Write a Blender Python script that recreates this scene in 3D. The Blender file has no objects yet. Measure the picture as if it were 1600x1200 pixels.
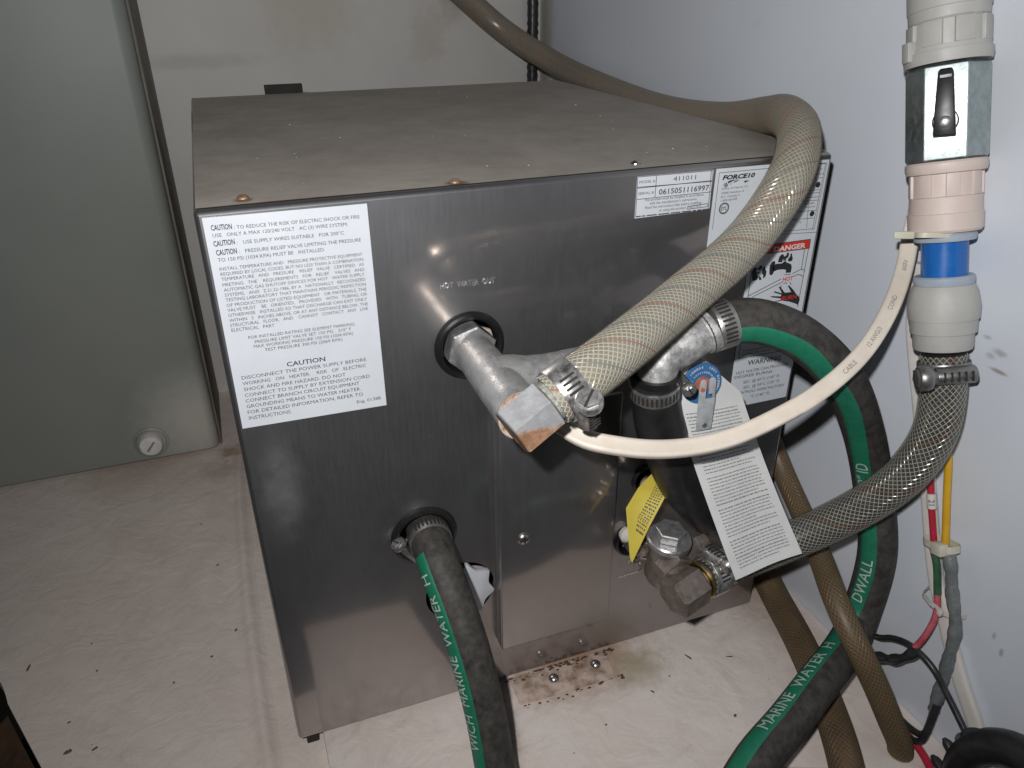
import bpy, bmesh, math, random
from mathutils import Vector, Matrix
random.seed(11)
V = Vector
S = bpy.context.scene
COL = S.collection
PI = math.pi

# ------------------------------------------------------------------ camera, world, flash, exposure
cam_d = bpy.data.cameras.new("camera")
cam_d.sensor_fit = 'HORIZONTAL'; cam_d.sensor_width = 36.0; cam_d.lens = 26.906
cam_d.clip_start = 0.01; cam_d.clip_end = 50
cam = bpy.data.objects.new("camera", cam_d); COL.objects.link(cam)
CAM_R, CAM_U, CAM_B = V((0.93632, -0.35110, -0.00535)), V((0.16770, 0.43372, 0.88530)), V((-0.30851, -0.82983, 0.46498))
CAM_P = V((0.01419, -0.34057, 0.41176))
m = Matrix.Identity(4)
for i in range(3):
    m[i][0], m[i][1], m[i][2], m[i][3] = CAM_R[i], CAM_U[i], CAM_B[i], CAM_P[i]
cam.matrix_world = m
S.camera = cam

W = bpy.data.worlds.new("World"); S.world = W; W.use_nodes = True
W.node_tree.nodes["Background"].inputs[0].default_value = (0.85, 0.92, 1.0, 1)
W.node_tree.nodes["Background"].inputs[1].default_value = 0.030

# the camera's own flash: a small lamp up and to the left of the lens
fl = bpy.data.lights.new("flash", 'SPOT')
fl.energy = 8.9; fl.color = (1.0, 0.99, 0.985); fl.shadow_soft_size = 0.006
fl.spot_size = math.radians(132); fl.spot_blend = 1.0
flo = bpy.data.objects.new("flash", fl); COL.objects.link(flo)
flo.location = (-0.026, -0.352, 0.468)
flo.rotation_euler = (V((0.18, 0.08, 0.30)) - V(flo.location)).to_track_quat('-Z', 'Y').to_euler()

S.view_settings.view_transform = 'Standard'; S.view_settings.look = 'None'
S.view_settings.exposure = 0.0; S.view_settings.gamma = 1.0; S.view_settings.use_curve_mapping = False
S.render.engine = 'CYCLES'
S.cycles.use_denoising = True
S.cycles.max_bounces = 8; S.cycles.transparent_max_bounces = 16
S.cycles.caustics_reflective = False; S.cycles.caustics_refractive = False

# ------------------------------------------------------------------ materials
def N(nt, t, **kw):
    n = nt.nodes.new(t)
    for k, v in kw.items(): setattr(n, k, v)
    return n
def noise(nt, scale, detail=5, rough=0.6, vec=None, dist=0.0):
    n = N(nt, 'ShaderNodeTexNoise'); n.inputs['Scale'].default_value = scale
    n.inputs['Detail'].default_value = detail; n.inputs['Roughness'].default_value = rough
    n.inputs['Distortion'].default_value = dist
    if vec is not None: nt.links.new(vec, n.inputs['Vector'])
    return n.outputs['Fac']
def ramp(nt, fac, stops):
    r = N(nt, 'ShaderNodeValToRGB'); e = r.color_ramp.elements
    while len(e) < len(stops): e.new(0.5)
    for el, (p, c) in zip(e, stops):
        el.position = p; el.color = (c[0], c[1], c[2], 1) if hasattr(c, '__len__') else (c, c, c, 1)
    nt.links.new(fac, r.inputs[0]); return r.outputs[0]
def mixc(nt, fac, a, b):
    x = N(nt, 'ShaderNodeMix', data_type='RGBA')
    for s, v in ((0, fac), (6, a), (7, b)):
        if isinstance(v, (int, float)): x.inputs[s].default_value = v
        elif isinstance(v, tuple): x.inputs[s].default_value = (*v, 1)
        else: nt.links.new(v, x.inputs[s])
    return x.outputs[2]
def math_(nt, op, a, b=None, clamp=False):
    n = N(nt, 'ShaderNodeMath', operation=op); n.use_clamp = clamp
    for i, v in enumerate((a, b)):
        if v is None: continue
        if isinstance(v, (int, float)): n.inputs[i].default_value = v
        else: nt.links.new(v, n.inputs[i])
    return n.outputs[0]
def pos(nt): return N(nt, 'ShaderNodeNewGeometry').outputs['Position']
def objc(nt): return N(nt, 'ShaderNodeTexCoord').outputs['Object']
def mapped(nt, vec, scale):
    mp = N(nt, 'ShaderNodeMapping'); nt.links.new(vec, mp.inputs[0]); mp.inputs['Scale'].default_value = scale
    return mp.outputs[0]
def spot(nt, p, c, r, soft=0.5, wob=0.0, scl=(1, 1, 1)):
    """1 inside a blotch of radius r at world point c, falling to 0; wob roughens its outline"""
    vm = N(nt, 'ShaderNodeVectorMath', operation='SUBTRACT'); nt.links.new(p, vm.inputs[0]); vm.inputs[1].default_value = c
    v = mapped(nt, vm.outputs[0], scl)
    ln = N(nt, 'ShaderNodeVectorMath', operation='LENGTH'); nt.links.new(v, ln.inputs[0])
    d = ln.outputs['Value']
    if wob:
        w = math_(nt, 'MULTIPLY', math_(nt, 'SUBTRACT', noise(nt, 90, 6, .7, p), .5), wob)
        d = math_(nt, 'ADD', d, w)
    mr = N(nt, 'ShaderNodeMapRange'); mr.interpolation_type = 'SMOOTHSTEP'
    nt.links.new(d, mr.inputs[0]); mr.inputs[1].default_value = r; mr.inputs[2].default_value = r * (1 - soft)
    mr.inputs[3].default_value = 0; mr.inputs[4].default_value = 1
    return mr.outputs[0]
def newmat(name):
    mt = bpy.data.materials.new(name); mt.use_nodes = True
    return mt, mt.node_tree, mt.node_tree.nodes['Principled BSDF']
def setc(nt, sock, v):
    if isinstance(v, tuple): sock.default_value = (*v, 1) if len(v) == 3 else v
    elif isinstance(v, (int, float)): sock.default_value = v
    else: nt.links.new(v, sock)
def bump(nt, b, fac, strength, dist=0.001):
    n = N(nt, 'ShaderNodeBump'); n.inputs['Strength'].default_value = strength; n.inputs['Distance'].default_value = dist
    nt.links.new(fac, n.inputs['Height']); nt.links.new(n.outputs[0], b.inputs['Normal'])
def pm(name, c1, c2=None, scale=60, rough=.5, metal=0.0, spec=.5, bmp=0.0, bscale=400, lo=.35, hi=.65, coat=0.0, dist=.0006, dust=0.0, dustc=(.30, .27, .23), rvar=0.1, sss=0.0):
    mt, nt, b = newmat(name)
    o = objc(nt)
    col = c1
    if c2: col = ramp(nt, noise(nt, scale, 7, .65, o), [(lo, c1), (hi, c2)])
    if dust:
        df = ramp(nt, noise(nt, scale * 2.3, 8, .7, o), [(.40, 0.0), (.75, 1.0)])
        df = math_(nt, 'MULTIPLY', df, dust)
        col = mixc(nt, df, col, dustc)
        if metal:
            setc(nt, b.inputs['Metallic'], math_(nt, 'MULTIPLY', math_(nt, 'SUBTRACT', 1.0, df), metal))
    setc(nt, b.inputs['Base Color'], col)
    if not (dust and metal): b.inputs['Metallic'].default_value = metal
    rn = ramp(nt, noise(nt, scale * 1.7, 6, .6, o), [(.3, max(0.02, rough - rvar)), (.7, min(1, rough + rvar))])
    nt.links.new(rn, b.inputs['Roughness'])
    b.inputs['Specular IOR Level'].default_value = spec
    b.inputs['Coat Weight'].default_value = coat
    if sss:
        b.inputs['Subsurface Weight'].default_value = sss; b.inputs['Subsurface Radius'].default_value = (.004, .003, .002)
    if bmp: bump(nt, b, noise(nt, bscale, 5, .6, o), bmp, dist)
    return mt
M = {}
def stainless(name, dusty=0.0, film=(.24, .24, .245), filmw=.10):
    """worn stainless sheet: sharp reflection, a broad haze from fine scratches, a thin film of grime"""
    mt, nt, b = newmat(name)
    out = nt.nodes['Material Output']; p = pos(nt)
    n1 = noise(nt, 14, 6, .6, p); n2 = noise(nt, 60, 8, .7, p)
    br = noise(nt, 1, 4, .6, mapped(nt, p, (700, 45, 45)))
    b.inputs['Base Color'].default_value = (.245, .202, .172, 1); b.inputs['Metallic'].default_value = 1
    nt.links.new(ramp(nt, n2, [(.3, .08), (.75, .14)]), b.inputs['Roughness'])
    bump(nt, b, noise(nt, 7, 2, .5, p), .02, .02)
    g = N(nt, 'ShaderNodeBsdfPrincipled'); g.inputs['Metallic'].default_value = 1
    g.inputs['Base Color'].default_value = (.76, .76, .79, 1)
    nt.links.new(ramp(nt, br, [(.3, .455), (.7, .50)]), g.inputs['Roughness'])
    d = N(nt, 'ShaderNodeBsdfPrincipled'); d.inputs['Roughness'].default_value = .9
    dc = ramp(nt, n2, [(.25, tuple(x * .75 for x in film)), (.75, tuple(x * 1.15 for x in film))])
    # rust pinpricks
    rs = ramp(nt, noise(nt, 260, 3, .5, p), [(.725, 0.0), (.76, 1.0)])
    setc(nt, d.inputs['Base Color'], mixc(nt, rs, dc, (.20, .09, .04)))
    m1 = N(nt, 'ShaderNodeMixShader'); nt.links.new(ramp(nt, n1, [(.3, .27), (.7, .37)]), m1.inputs[0])
    nt.links.new(b.outputs[0], m1.inputs[1]); nt.links.new(g.outputs[0], m1.inputs[2])
    m2 = N(nt, 'ShaderNodeMixShader')
    fw = ramp(nt, noise(nt, 22, 7, .7, p, .6), [(.3, filmw * .6), (.72, filmw * 1.5)])
    sm = math_(nt, 'MULTIPLY', spot(nt, p, (.016, 0, .185), .034, .95, .02, (2.4, 1, .8)), math_(nt, 'MULTIPLY', n2, .55))
    fw = math_(nt, 'ADD', fw, math_(nt, 'ADD', sm, math_(nt, 'MULTIPLY', rs, .3)), True)
    nt.links.new(fw, m2.inputs[0])
    nt.links.new(m1.outputs[0], m2.inputs[1]); nt.links.new(d.outputs[0], m2.inputs[2])
    nt.links.new(m2.outputs[0], out.inputs[0])
    return mt
M['steel'] = stainless('stainless_front', filmw=.038)
M['steel_cover'] = stainless('stainless_cover', filmw=.038)

def dusty_top():
    mt, nt, b = newmat('dusty_lid'); p = pos(nt)
    c = ramp(nt, noise(nt, 26, 8, .72, p), [(.28, (.31, .275, .24)), (.72, (.46, .415, .365))])
    sp = ramp(nt, noise(nt, 420, 4, .6, p), [(.70, 0.0), (.78, 1.0)])
    c = mixc(nt, math_(nt, 'MULTIPLY', sp, .35), c, (.55, .52, .48))
    dk = ramp(nt, noise(nt, 7, 5, .7, p, 1.0), [(.55, 0.0), (.72, 1.0)])
    c = mixc(nt, math_(nt, 'MULTIPLY', dk, .35), c, (.17, .145, .125))
    rust = spot(nt, p, (.116, .007, .328), .007, .6, .006)
    rust = math_(nt, 'MAXIMUM', rust, spot(nt, p, (.021, .012, .328), .0055, .6, .005))
    rust = math_(nt, 'MAXIMUM', rust, spot(nt, p, (.04, .002, .328), .05, .5, .02, (1, 12, 1)))
    c = mixc(nt, math_(nt, 'MULTIPLY', rust, .8), c, (.16, .075, .03))
    setc(nt, b.inputs['Base Color'], c); b.inputs['Roughness'].default_value = .62; b.inputs['Specular IOR Level'].default_value = .35
    b.inputs['Metallic'].default_value = .15
    bump(nt, b, noise(nt, 500, 4, .6, p), .25, .0004)
    return mt
M['lid'] = dusty_top()

def floor_mat(name, base1, base2, stains=True):
    mt, nt, b = newmat(name); p = pos(nt)
    c = ramp(nt, noise(nt, 11, 8, .62, p, .8), [(.3, base1), (.7, base2)])
    gr = ramp(nt, noise(nt, 42, 8, .75, p, 1.2), [(.50, 0.0), (.78, 1.0)])
    c = mixc(nt, math_(nt, 'MULTIPLY', gr, .30), c, (.40, .32, .27))
    fine = ramp(nt, noise(nt, 1, 6, .7, mapped(nt, p, (260, 40, 60)), 1.5), [(.60, 0.0), (.70, 1.0)])
    c = mixc(nt, math_(nt, 'MULTIPLY', fine, .14), c, (.33, .27, .24))
    sk = ramp(nt, noise(nt, 330, 4, .6, p), [(.79, 0.0), (.83, 1.0)])
    c = mixc(nt, math_(nt, 'MULTIPLY', sk, .6), c, (.10, .08, .065))
    if stains:
        r1 = spot(nt, p, (.185, -.002, 0), .042, .85, .034, (.55, 1, 1))
        c = mixc(nt, math_(nt, 'MULTIPLY', r1, .8), c, (.30, .165, .08))
        r2 = spot(nt, p, (.222, -.022, 0), .024, .8, .022, (.8, 1, 1))
        c = mixc(nt, math_(nt, 'MULTIPLY', r2, .6), c, (.36, .31, .19))
        r3 = spot(nt, p, (.118, -.03, 0), .020, .7, .02, (1.2, .5, 1))
        c = mixc(nt, math_(nt, 'MULTIPLY', r3, .7), c, (.16, .08, .045))
        r4 = spot(nt, p, (.345, .03, 0), .05, .8, .03, (1, .5, 1))
        c = mixc(nt, math_(nt, 'MULTIPLY', r4, .5), c, (.33, .22, .14))
    else:
        for cc, rr, ww, kk in (((-.023, .375, 0), .022, .03, .75), ((-.17, .375, 0), .014, .016, .6), ((-.1, .40, 0), .10, .03, .35), ((-.035, .345, 0), .03, .03, .4)):
            c = mixc(nt, math_(nt, 'MULTIPLY', spot(nt, p, cc, rr, .8, ww), kk), c, (.25, .15, .07))
    setc(nt, b.inputs['Base Color'], c)
    setc(nt, b.inputs['Roughness'], ramp(nt, gr, [(0, .38), (1, .6)]))
    h = math_(nt, 'ADD', math_(nt, 'MULTIPLY', noise(nt, 38, 6, .6, p, 1.5), 1.0), math_(nt, 'MULTIPLY', noise(nt, 9, 3, .5, p), 2.0))
    wv = N(nt, 'ShaderNodeTexVoronoi', feature='DISTANCE_TO_EDGE'); wv.inputs['Scale'].default_value = 16
    dn = N(nt, 'ShaderNodeTexNoise'); dn.inputs['Scale'].default_value = 14; nt.links.new(p, dn.inputs['Vector'])
    dm = N(nt, 'ShaderNodeVectorMath', operation='MULTIPLY_ADD'); nt.links.new(dn.outputs['Color'], dm.inputs[0]); dm.inputs[1].default_value = (.06, .06, .06); nt.links.new(p, dm.inputs[2])
    nt.links.new(dm.outputs[0], wv.inputs['Vector'])
    crs = ramp(nt, wv.outputs['Distance'], [(0, 1.0), (.12, 0.0)])
    crs = math_(nt, 'MULTIPLY', crs, ramp(nt, noise(nt, 10, 4, .6, p), [(.48, 0.0), (.62, 1.0)]))
    h = math_(nt, 'ADD', h, math_(nt, 'MULTIPLY', crs, .30 if stains else .0))
    bump(nt, b, h, .42, .003)
    return mt
M['pad'] = floor_mat('painted_pad', (.74, .635, .58), (.82, .745, .695))
M['floor'] = floor_mat('painted_floor', (.68, .585, .53), (.79, .695, .635), False)

def wall_mat(name, c1, c2, spots, sc=6):
    mt, nt, b = newmat(name); p = pos(nt)
    c = ramp(nt, noise(nt, sc, 7, .6, p), [(.3, c1), (.7, c2)])
    sm = ramp(nt, noise(nt, 24, 8, .75, p, 1.0), [(.62, 0.0), (.80, 1.0)])
    c = mixc(nt, math_(nt, 'MULTIPLY', sm, .25), c, (.36, .33, .31))
    for cc, rr, ww, k, colr, scl in spots:
        c = mixc(nt, math_(nt, 'MULTIPLY', spot(nt, p, cc, rr, .8, ww, scl), k), c, colr)
    setc(nt, b.inputs['Base Color'], c); b.inputs['Roughness'].default_value = .5; b.inputs['Specular IOR Level'].default_value = .35
    bump(nt, b, noise(nt, 700, 3, .6, p), .12, .0004)
    return mt
DIRT = (.16, .14, .11)
M['wall_r'] = wall_mat('painted_wall', (.645, .685, .75), (.70, .74, .80), [
    ((.368, .500, .35), .030, .02, .55, (.38, .30, .16), (1, 1, .25)),
    ((.368, -.0990, .2440), .0045, .007, .45, DIRT, (1, .7, 1.5)), ((.368, -.1010, .2345), .0034, .002, .75, (.26, .22, .15), (1, .42, 2.0)),
    ((.368, -.0900, .2490), .003, .005, .4, DIRT, (1, .8, 1.4)), ((.368, -.0945, .2405), .0035, .006, .35, DIRT, (1, .9, 1.4)),
    ((.368, -.1515, .0868), .0026, .002, .6, (.26, .23, .19), (1, 1.5, .7)), ((.368, -.1450, .0930), .0026, .002, .5, (.3, .26, .22), (1, 1.5, .7)),
    ((.368, -.06, .37), .03, .03, .12, (.4, .36, .3), (1, 1, .5)),
    ((.368, .0, .02), .05, .03, .25, (.4, .34, .3), (1, .3, 1)), ((.368, -.05, .30), .012, .012, .25, (.4, .34, .3), (1, 1, .6))])
M['wall_b'] = wall_mat('back_bulkhead', (.54, .52, .495), (.62, .60, .57), [
    ((.12, .515, .40), .07, .06, .40, (.40, .34, .22), (1, 1, 1)), ((.00, .515, .345), .03, .03, .3, (.3, .28, .25), (.3, 1, 3)),
    ((.27, .515, .42), .035, .03, .55, (.28, .20, .11), (1.5, 1, .6)), ((.24, .515, .36), .03, .04, .35, (.40, .32, .24), (1, 1, .7))], 8)

def tank_mat():
    mt, nt, b = newmat('tank_plastic'); p = pos(nt)
    c = ramp(nt, noise(nt, 5, 6, .6, p), [(.3, (.225, .240, .220)), (.7, (.275, .290, .266))])
    pale = spot(nt, p, (-.045, .385, .03), .075, .9, .03, (1, 1, 1))
    c = mixc(nt, math_(nt, 'MULTIPLY', pale, .75), c, (.56, .53, .48))
    sc = ramp(nt, noise(nt, 1, 4, .6, mapped(nt, p, (8, 8, 160)), 1.2), [(.70, 0.0), (.76, 1.0)])
    c = mixc(nt, math_(nt, 'MULTIPLY', sc, .18), c, (.42, .42, .40))
    setc(nt, b.inputs['Base Color'], c); b.inputs['Roughness'].default_value = .46; b.inputs['Specular IOR Level'].default_value = .4
    b.inputs['Subsurface Weight'].default_value = .15; b.inputs['Subsurface Radius'].default_value = (.01, .012, .01)
    bump(nt, b, noise(nt, 12, 4, .5, p), .15, .004)
    return mt
M['tank'] = tank_mat()
M['tank_side'] = pm('tank_side', (.12, .105, .08), (.19, .165, .125), 20, .6)
M['plug'] = pm('plug_plastic', (.60, .58, .55), (.72, .70, .67), 120, .5)
M['dark'] = pm('dark_void', (.02, .018, .016), None, rough=.8)
M['paper'] = pm('label_paper', (.60, .63, .675), (.65, .68, .72), 30, .35, coat=.15)
M['stain_paper'] = M['paper']
M['ink'] = pm('ink_grey', (.075, .075, .08), None, rough=.6)
M['ink_dark'] = pm('ink_black', (.02, .022, .025), None, rough=.6)
M['ink_green'] = pm('ink_green', (.012, .045, .045), None, rough=.6)
M['ink_faint'] = pm('ink_faint', (.22, .22, .225), None, rough=.6)
M['ink_red'] = pm('ink_red', (.62, .035, .02), None, rough=.5)
M['ink_white'] = pm('ink_white', (.72, .70, .70), None, rough=.5)
M['rubber'] = pm('black_rubber', (.020, .019, .018), (.050, .046, .041), 90, .62, spec=.35, bmp=.15, bscale=900, dust=.55, dustc=(.125, .112, .098))
M['rubber_dark'] = pm('dark_rubber', (.012, .012, .013), (.022, .022, .023), 90, .42, spec=.45)
M['grommet'] = pm('grommet_rubber', (.012, .012, .013), None, rough=.30, spec=.5)
M['green'] = pm('green_stripe', (.008, .145, .080), (.014, .185, .105), 160, .5, bmp=.1)
M['stripe_print'] = pm('stripe_print', (.40, .47, .43), (.52, .57, .53), 400, .6)
M['zinc'] = pm('galvanised', (.40, .40, .395), (.56, .56, .555), 130, .42, metal=.75, bmp=.25, bscale=900, dust=.55, dustc=(.34, .325, .30))
M['cast'] = pm('grey_casting', (.26, .26, .26), (.58, .58, .59), 190, .55, metal=.5, bmp=.5, bscale=600, lo=.4, hi=.62, dust=.5)
M['pipe_end'] = pm('pipe_rust_rim', (.30, .13, .05), (.62, .56, .48), 260, .7)
M['brass_rust'] = pm('tarnished_brass', (.20, .085, .035), (.36, .20, .12), 110, .5, metal=.35, bmp=.3, bscale=700, dust=.35, dustc=(.42, .36, .32))
M['nickel'] = pm('nickel', (.34, .33, .33), (.52, .52, .53), 150, .36, metal=.8, bmp=.15, bscale=700, dust=.3, dustc=(.42, .41, .40))
M['brown_metal'] = pm('brown_metal', (.17, .135, .115), (.35, .30, .27), 120, .48, metal=.7, bmp=.2, bscale=700, dust=.2)
M['clamp'] = pm('clamp_steel', (.62, .61, .60), (.74, .73, .72), 160, .34, metal=1.0, dust=.3, dustc=(.5, .48, .46))
M['clamp_dull'] = pm('clamp_dull', (.38, .37, .36), (.52, .51, .50), 200, .40, metal=.9, bmp=.2, bscale=900)
M['clamp_grey'] = pm('clamp_grey', (.24, .235, .23), (.34, .33, .325), 200, .42, metal=.85)
M['rust'] = pm('rusty', (.07, .036, .018), (.17, .085, .042), 300, .8, bmp=.4, bscale=900)
M['bracket'] = pm('painted_bracket', (.27, .165, .10), (.64, .51, .44), 90, .6, lo=.36, hi=.56, bmp=.4, bscale=300)
M['screw'] = pm('screw_steel', (.40, .38, .36), (.60, .58, .56), 300, .30, metal=1.0)
M['screw_rust'] = pm('screw_rusty', (.24, .12, .06), (.42, .30, .22), 400, .55, metal=.5)
M['knob'] = pm('white_knob', (.50, .52, .55), (.58, .60, .63), 60, .38)
M['foam'] = pm('pink_foam', (.48, .38, .32), (.62, .52, .46), 200, .85, bmp=.5)
M['seal'] = pm('white_sealant', (.58, .55, .50), (.70, .68, .64), 300, .7, bmp=.8, bscale=600)
M['blue_tab'] = pm('blue_tab', (.10, .42, .52), None, rough=.5)
M['blue_tube'] = pm('blue_tube', (.012, .115, .40), (.016, .14, .46), 60, .28)
M['blue_disc'] = pm('blue_disc', (.028, .125, .30), (.045, .16, .35), 200, .5)
M['orange'] = pm('orange_centre', (.42, .10, .035), (.52, .16, .07), 300, .6)
M['grey_plastic'] = pm('grey_plastic', (.40, .395, .37), (.44, .435, .41), 70, .48)
M['pink_plastic'] = pm('pink_plastic', (.60, .50, .45), (.66, .56, .51), 40, .5)
M['ring_plastic'] = pm('pale_blue_plastic', (.33, .38, .45), (.40, .45, .51), 70, .42)
M['valve_metal'] = pm('chromed_valve', (.34, .40, .40), (.48, .53, .53), 160, .47, metal=1.0, bmp=.12, bscale=700, dust=.12, dustc=(.2, .2, .19))
M['lever_black'] = pm('black_lever', (.012, .012, .014), None, rough=.32)
M['cable'] = pm('cream_cable', (.66, .58, .49), (.74, .67, .58), 70, .45, bmp=.1)
M['cable_thin'] = pm('cream_cable_pale', (.60, .56, .52), (.68, .65, .61), 60, .45)
M['tie'] = pm('nylon_tie', (.55, .52, .42), (.62, .60, .50), 70, .45)
M['red_wire'] = pm('red_wire', (.42, .018, .04), (.50, .03, .06), 60, .35)
M['pink_wire'] = pm('pink_wire', (.42, .05, .075), (.56, .16, .18), 90, .4)
M['yellow_wire'] = pm('yellow_wire', (.60, .33, .015), (.68, .40, .03), 60, .38)
M['green_wire'] = pm('green_wire', (.03, .09, .05), (.06, .14, .08), 90, .4)
M['tape'] = pm('grey_tape', (.10, .115, .115), (.20, .215, .21), 120, .42, bmp=.5, bscale=500)
M['black_wire'] = pm('black_wire', (.018, .018, .02), (.04, .04, .042), 200, .35)
M['pump'] = pm('black_plastic', (.014, .014, .016), (.024, .024, .026), 150, .42, bmp=.2, bscale=800)
M['yellow_tag'] = pm('yellow_tag', (.58, .46, .05), (.66, .54, .08), 70, .55)
M['tag_paper'] = pm('tag_paper', (.62, .625, .62), (.70, .70, .69), 60, .55)
M['tag_print'] = pm('tag_print', (.12, .12, .12), (.22, .22, .215), 300, .7)
M['wood'] = pm('raw_wood_edge', (.045, .022, .010), (.10, .055, .028), 60, .8, bmp=.4)
M['crumb'] = pm('crumb', (.05, .04, .03), (.14, .11, .08), 300, .8)
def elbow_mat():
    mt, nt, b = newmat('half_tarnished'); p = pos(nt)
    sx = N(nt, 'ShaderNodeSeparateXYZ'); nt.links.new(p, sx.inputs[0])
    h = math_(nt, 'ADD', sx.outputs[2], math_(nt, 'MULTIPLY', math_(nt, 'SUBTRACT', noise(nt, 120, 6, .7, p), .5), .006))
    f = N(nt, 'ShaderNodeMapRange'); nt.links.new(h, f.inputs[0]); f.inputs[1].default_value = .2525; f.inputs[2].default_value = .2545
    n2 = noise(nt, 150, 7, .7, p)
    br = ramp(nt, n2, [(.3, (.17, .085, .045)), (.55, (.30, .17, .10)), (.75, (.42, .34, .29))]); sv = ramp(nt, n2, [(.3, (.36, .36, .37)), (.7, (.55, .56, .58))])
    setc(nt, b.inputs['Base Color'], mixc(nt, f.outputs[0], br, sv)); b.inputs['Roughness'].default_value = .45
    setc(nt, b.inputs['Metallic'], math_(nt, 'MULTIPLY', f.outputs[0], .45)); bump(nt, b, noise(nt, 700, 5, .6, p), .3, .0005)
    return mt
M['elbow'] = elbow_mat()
M['lever_zinc'] = pm('lever_zinc', (.42, .44, .46), (.60, .62, .64), 200, .4, metal=.4, bmp=.3, bscale=600)
M['gunk'] = pm('green_grey_deposit', (.16, .17, .14), (.42, .41, .37), 500, .7, bmp=.8, bscale=900)
M['brass'] = pm('brass', (.55, .38, .15), (.62, .45, .2), 200, .35, metal=1.0)
def hose_shell(name, tint, milk, rough=.12, mixv=.10, gloss=.05):
    """the skin of a braided hose: lets light through, milkier towards its rims, catches a highlight"""
    mt, nt, b = newmat(name); nt.nodes.remove(b); out = nt.nodes['Material Output']
    tr = N(nt, 'ShaderNodeBsdfTransparent'); tr.inputs[0].default_value = (*tint, 1)
    gl = N(nt, 'ShaderNodeBsdfGlossy'); gl.inputs[0].default_value = (1, 1, 1, 1)
    setc(nt, gl.inputs['Roughness'], ramp(nt, noise(nt, 300, 5, .6, objc(nt)), [(.3, rough), (.7, rough + .14)]))
    df = N(nt, 'ShaderNodeBsdfDiffuse'); df.inputs[0].default_value = (*milk, 1)
    lw = N(nt, 'ShaderNodeLayerWeight'); lw.inputs[0].default_value = .35
    m0 = N(nt, 'ShaderNodeMixShader'); m1 = N(nt, 'ShaderNodeMixShader')
    base = ramp(nt, noise(nt, 90, 6, .7, objc(nt)), [(.3, mixv * .6), (.7, mixv * 1.4)])
    nt.links.new(math_(nt, 'ADD', base, math_(nt, 'MULTIPLY', lw.outputs['Facing'], .55), True), m0.inputs[0])
    nt.links.new(tr.outputs[0], m0.inputs[1]); nt.links.new(df.outputs[0], m0.inputs[2])
    m1.inputs[0].default_value = gloss; nt.links.new(m0.outputs[0], m1.inputs[1]); nt.links.new(gl.outputs[0], m1.inputs[2])
    nt.links.new(m1.outputs[0], out.inputs[0])
    return mt
M['shell_a'] = hose_shell('hose_skin_milky', (.95, .93, .88), (.34, .30, .245), .20, .06, .045)
M['shell_clear'] = hose_shell('hose_skin_clear', (.95, .95, .93), (.17, .155, .125), .05, .02, .05)
M['shell_dirty'] = hose_shell('hose_skin_dirty', (.80, .72, .60), (.17, .135, .09), .42, .15, .03)
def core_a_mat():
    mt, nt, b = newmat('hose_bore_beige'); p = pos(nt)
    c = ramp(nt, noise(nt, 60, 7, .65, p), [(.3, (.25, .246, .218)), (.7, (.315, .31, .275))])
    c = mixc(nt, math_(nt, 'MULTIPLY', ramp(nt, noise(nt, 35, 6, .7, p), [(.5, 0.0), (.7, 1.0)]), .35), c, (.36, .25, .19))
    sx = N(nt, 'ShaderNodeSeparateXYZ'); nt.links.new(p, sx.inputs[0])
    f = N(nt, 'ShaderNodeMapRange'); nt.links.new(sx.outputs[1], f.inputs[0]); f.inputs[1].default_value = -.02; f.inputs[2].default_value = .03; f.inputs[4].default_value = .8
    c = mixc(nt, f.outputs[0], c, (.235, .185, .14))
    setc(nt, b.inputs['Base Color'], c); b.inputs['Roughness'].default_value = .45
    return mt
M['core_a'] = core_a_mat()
M['core_clear'] = pm('hose_bore_dark', (.040, .038, .034), (.075, .070, .060), 60, .3, spec=.6, dust=.25, dustc=(.15, .10, .07))
M['core_brown'] = pm('hose_bore_brown', (.055, .034, .02), (.26, .185, .12), 55, .5, dust=.4, dustc=(.13, .055, .025))
M['core_olive'] = pm('hose_bore_olive', (.125, .098, .068), (.19, .155, .11), 50, .5, dust=.4, dustc=(.14, .06, .035))
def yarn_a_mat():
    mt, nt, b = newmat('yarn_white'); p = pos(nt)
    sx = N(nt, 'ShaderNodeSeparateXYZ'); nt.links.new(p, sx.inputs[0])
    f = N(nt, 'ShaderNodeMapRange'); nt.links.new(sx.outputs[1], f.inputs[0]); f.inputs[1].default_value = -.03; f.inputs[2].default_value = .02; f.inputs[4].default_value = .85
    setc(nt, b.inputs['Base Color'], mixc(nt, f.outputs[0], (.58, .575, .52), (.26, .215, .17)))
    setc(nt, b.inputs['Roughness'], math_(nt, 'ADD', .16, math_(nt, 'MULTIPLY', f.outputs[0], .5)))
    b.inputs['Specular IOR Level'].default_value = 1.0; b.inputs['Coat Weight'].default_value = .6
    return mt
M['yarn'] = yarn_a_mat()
M['yarn_clear'] = pm('yarn_grey', (.50, .495, .455), None, rough=.16, spec=1.0, rvar=.03, coat=1.0)
M['yarn_brown'] = pm('yarn_brown', (.30, .24, .16), None, rough=.4)
M['yarn_olive'] = pm('yarn_olive', (.34, .30, .21), None, rough=.35, spec=.6)
M['yarn_red'] = pm('yarn_red', (.42, .17, .13), None, rough=.4)
M['yarn_blue'] = pm('yarn_blue', (.22, .29, .34), None, rough=.4)

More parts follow.
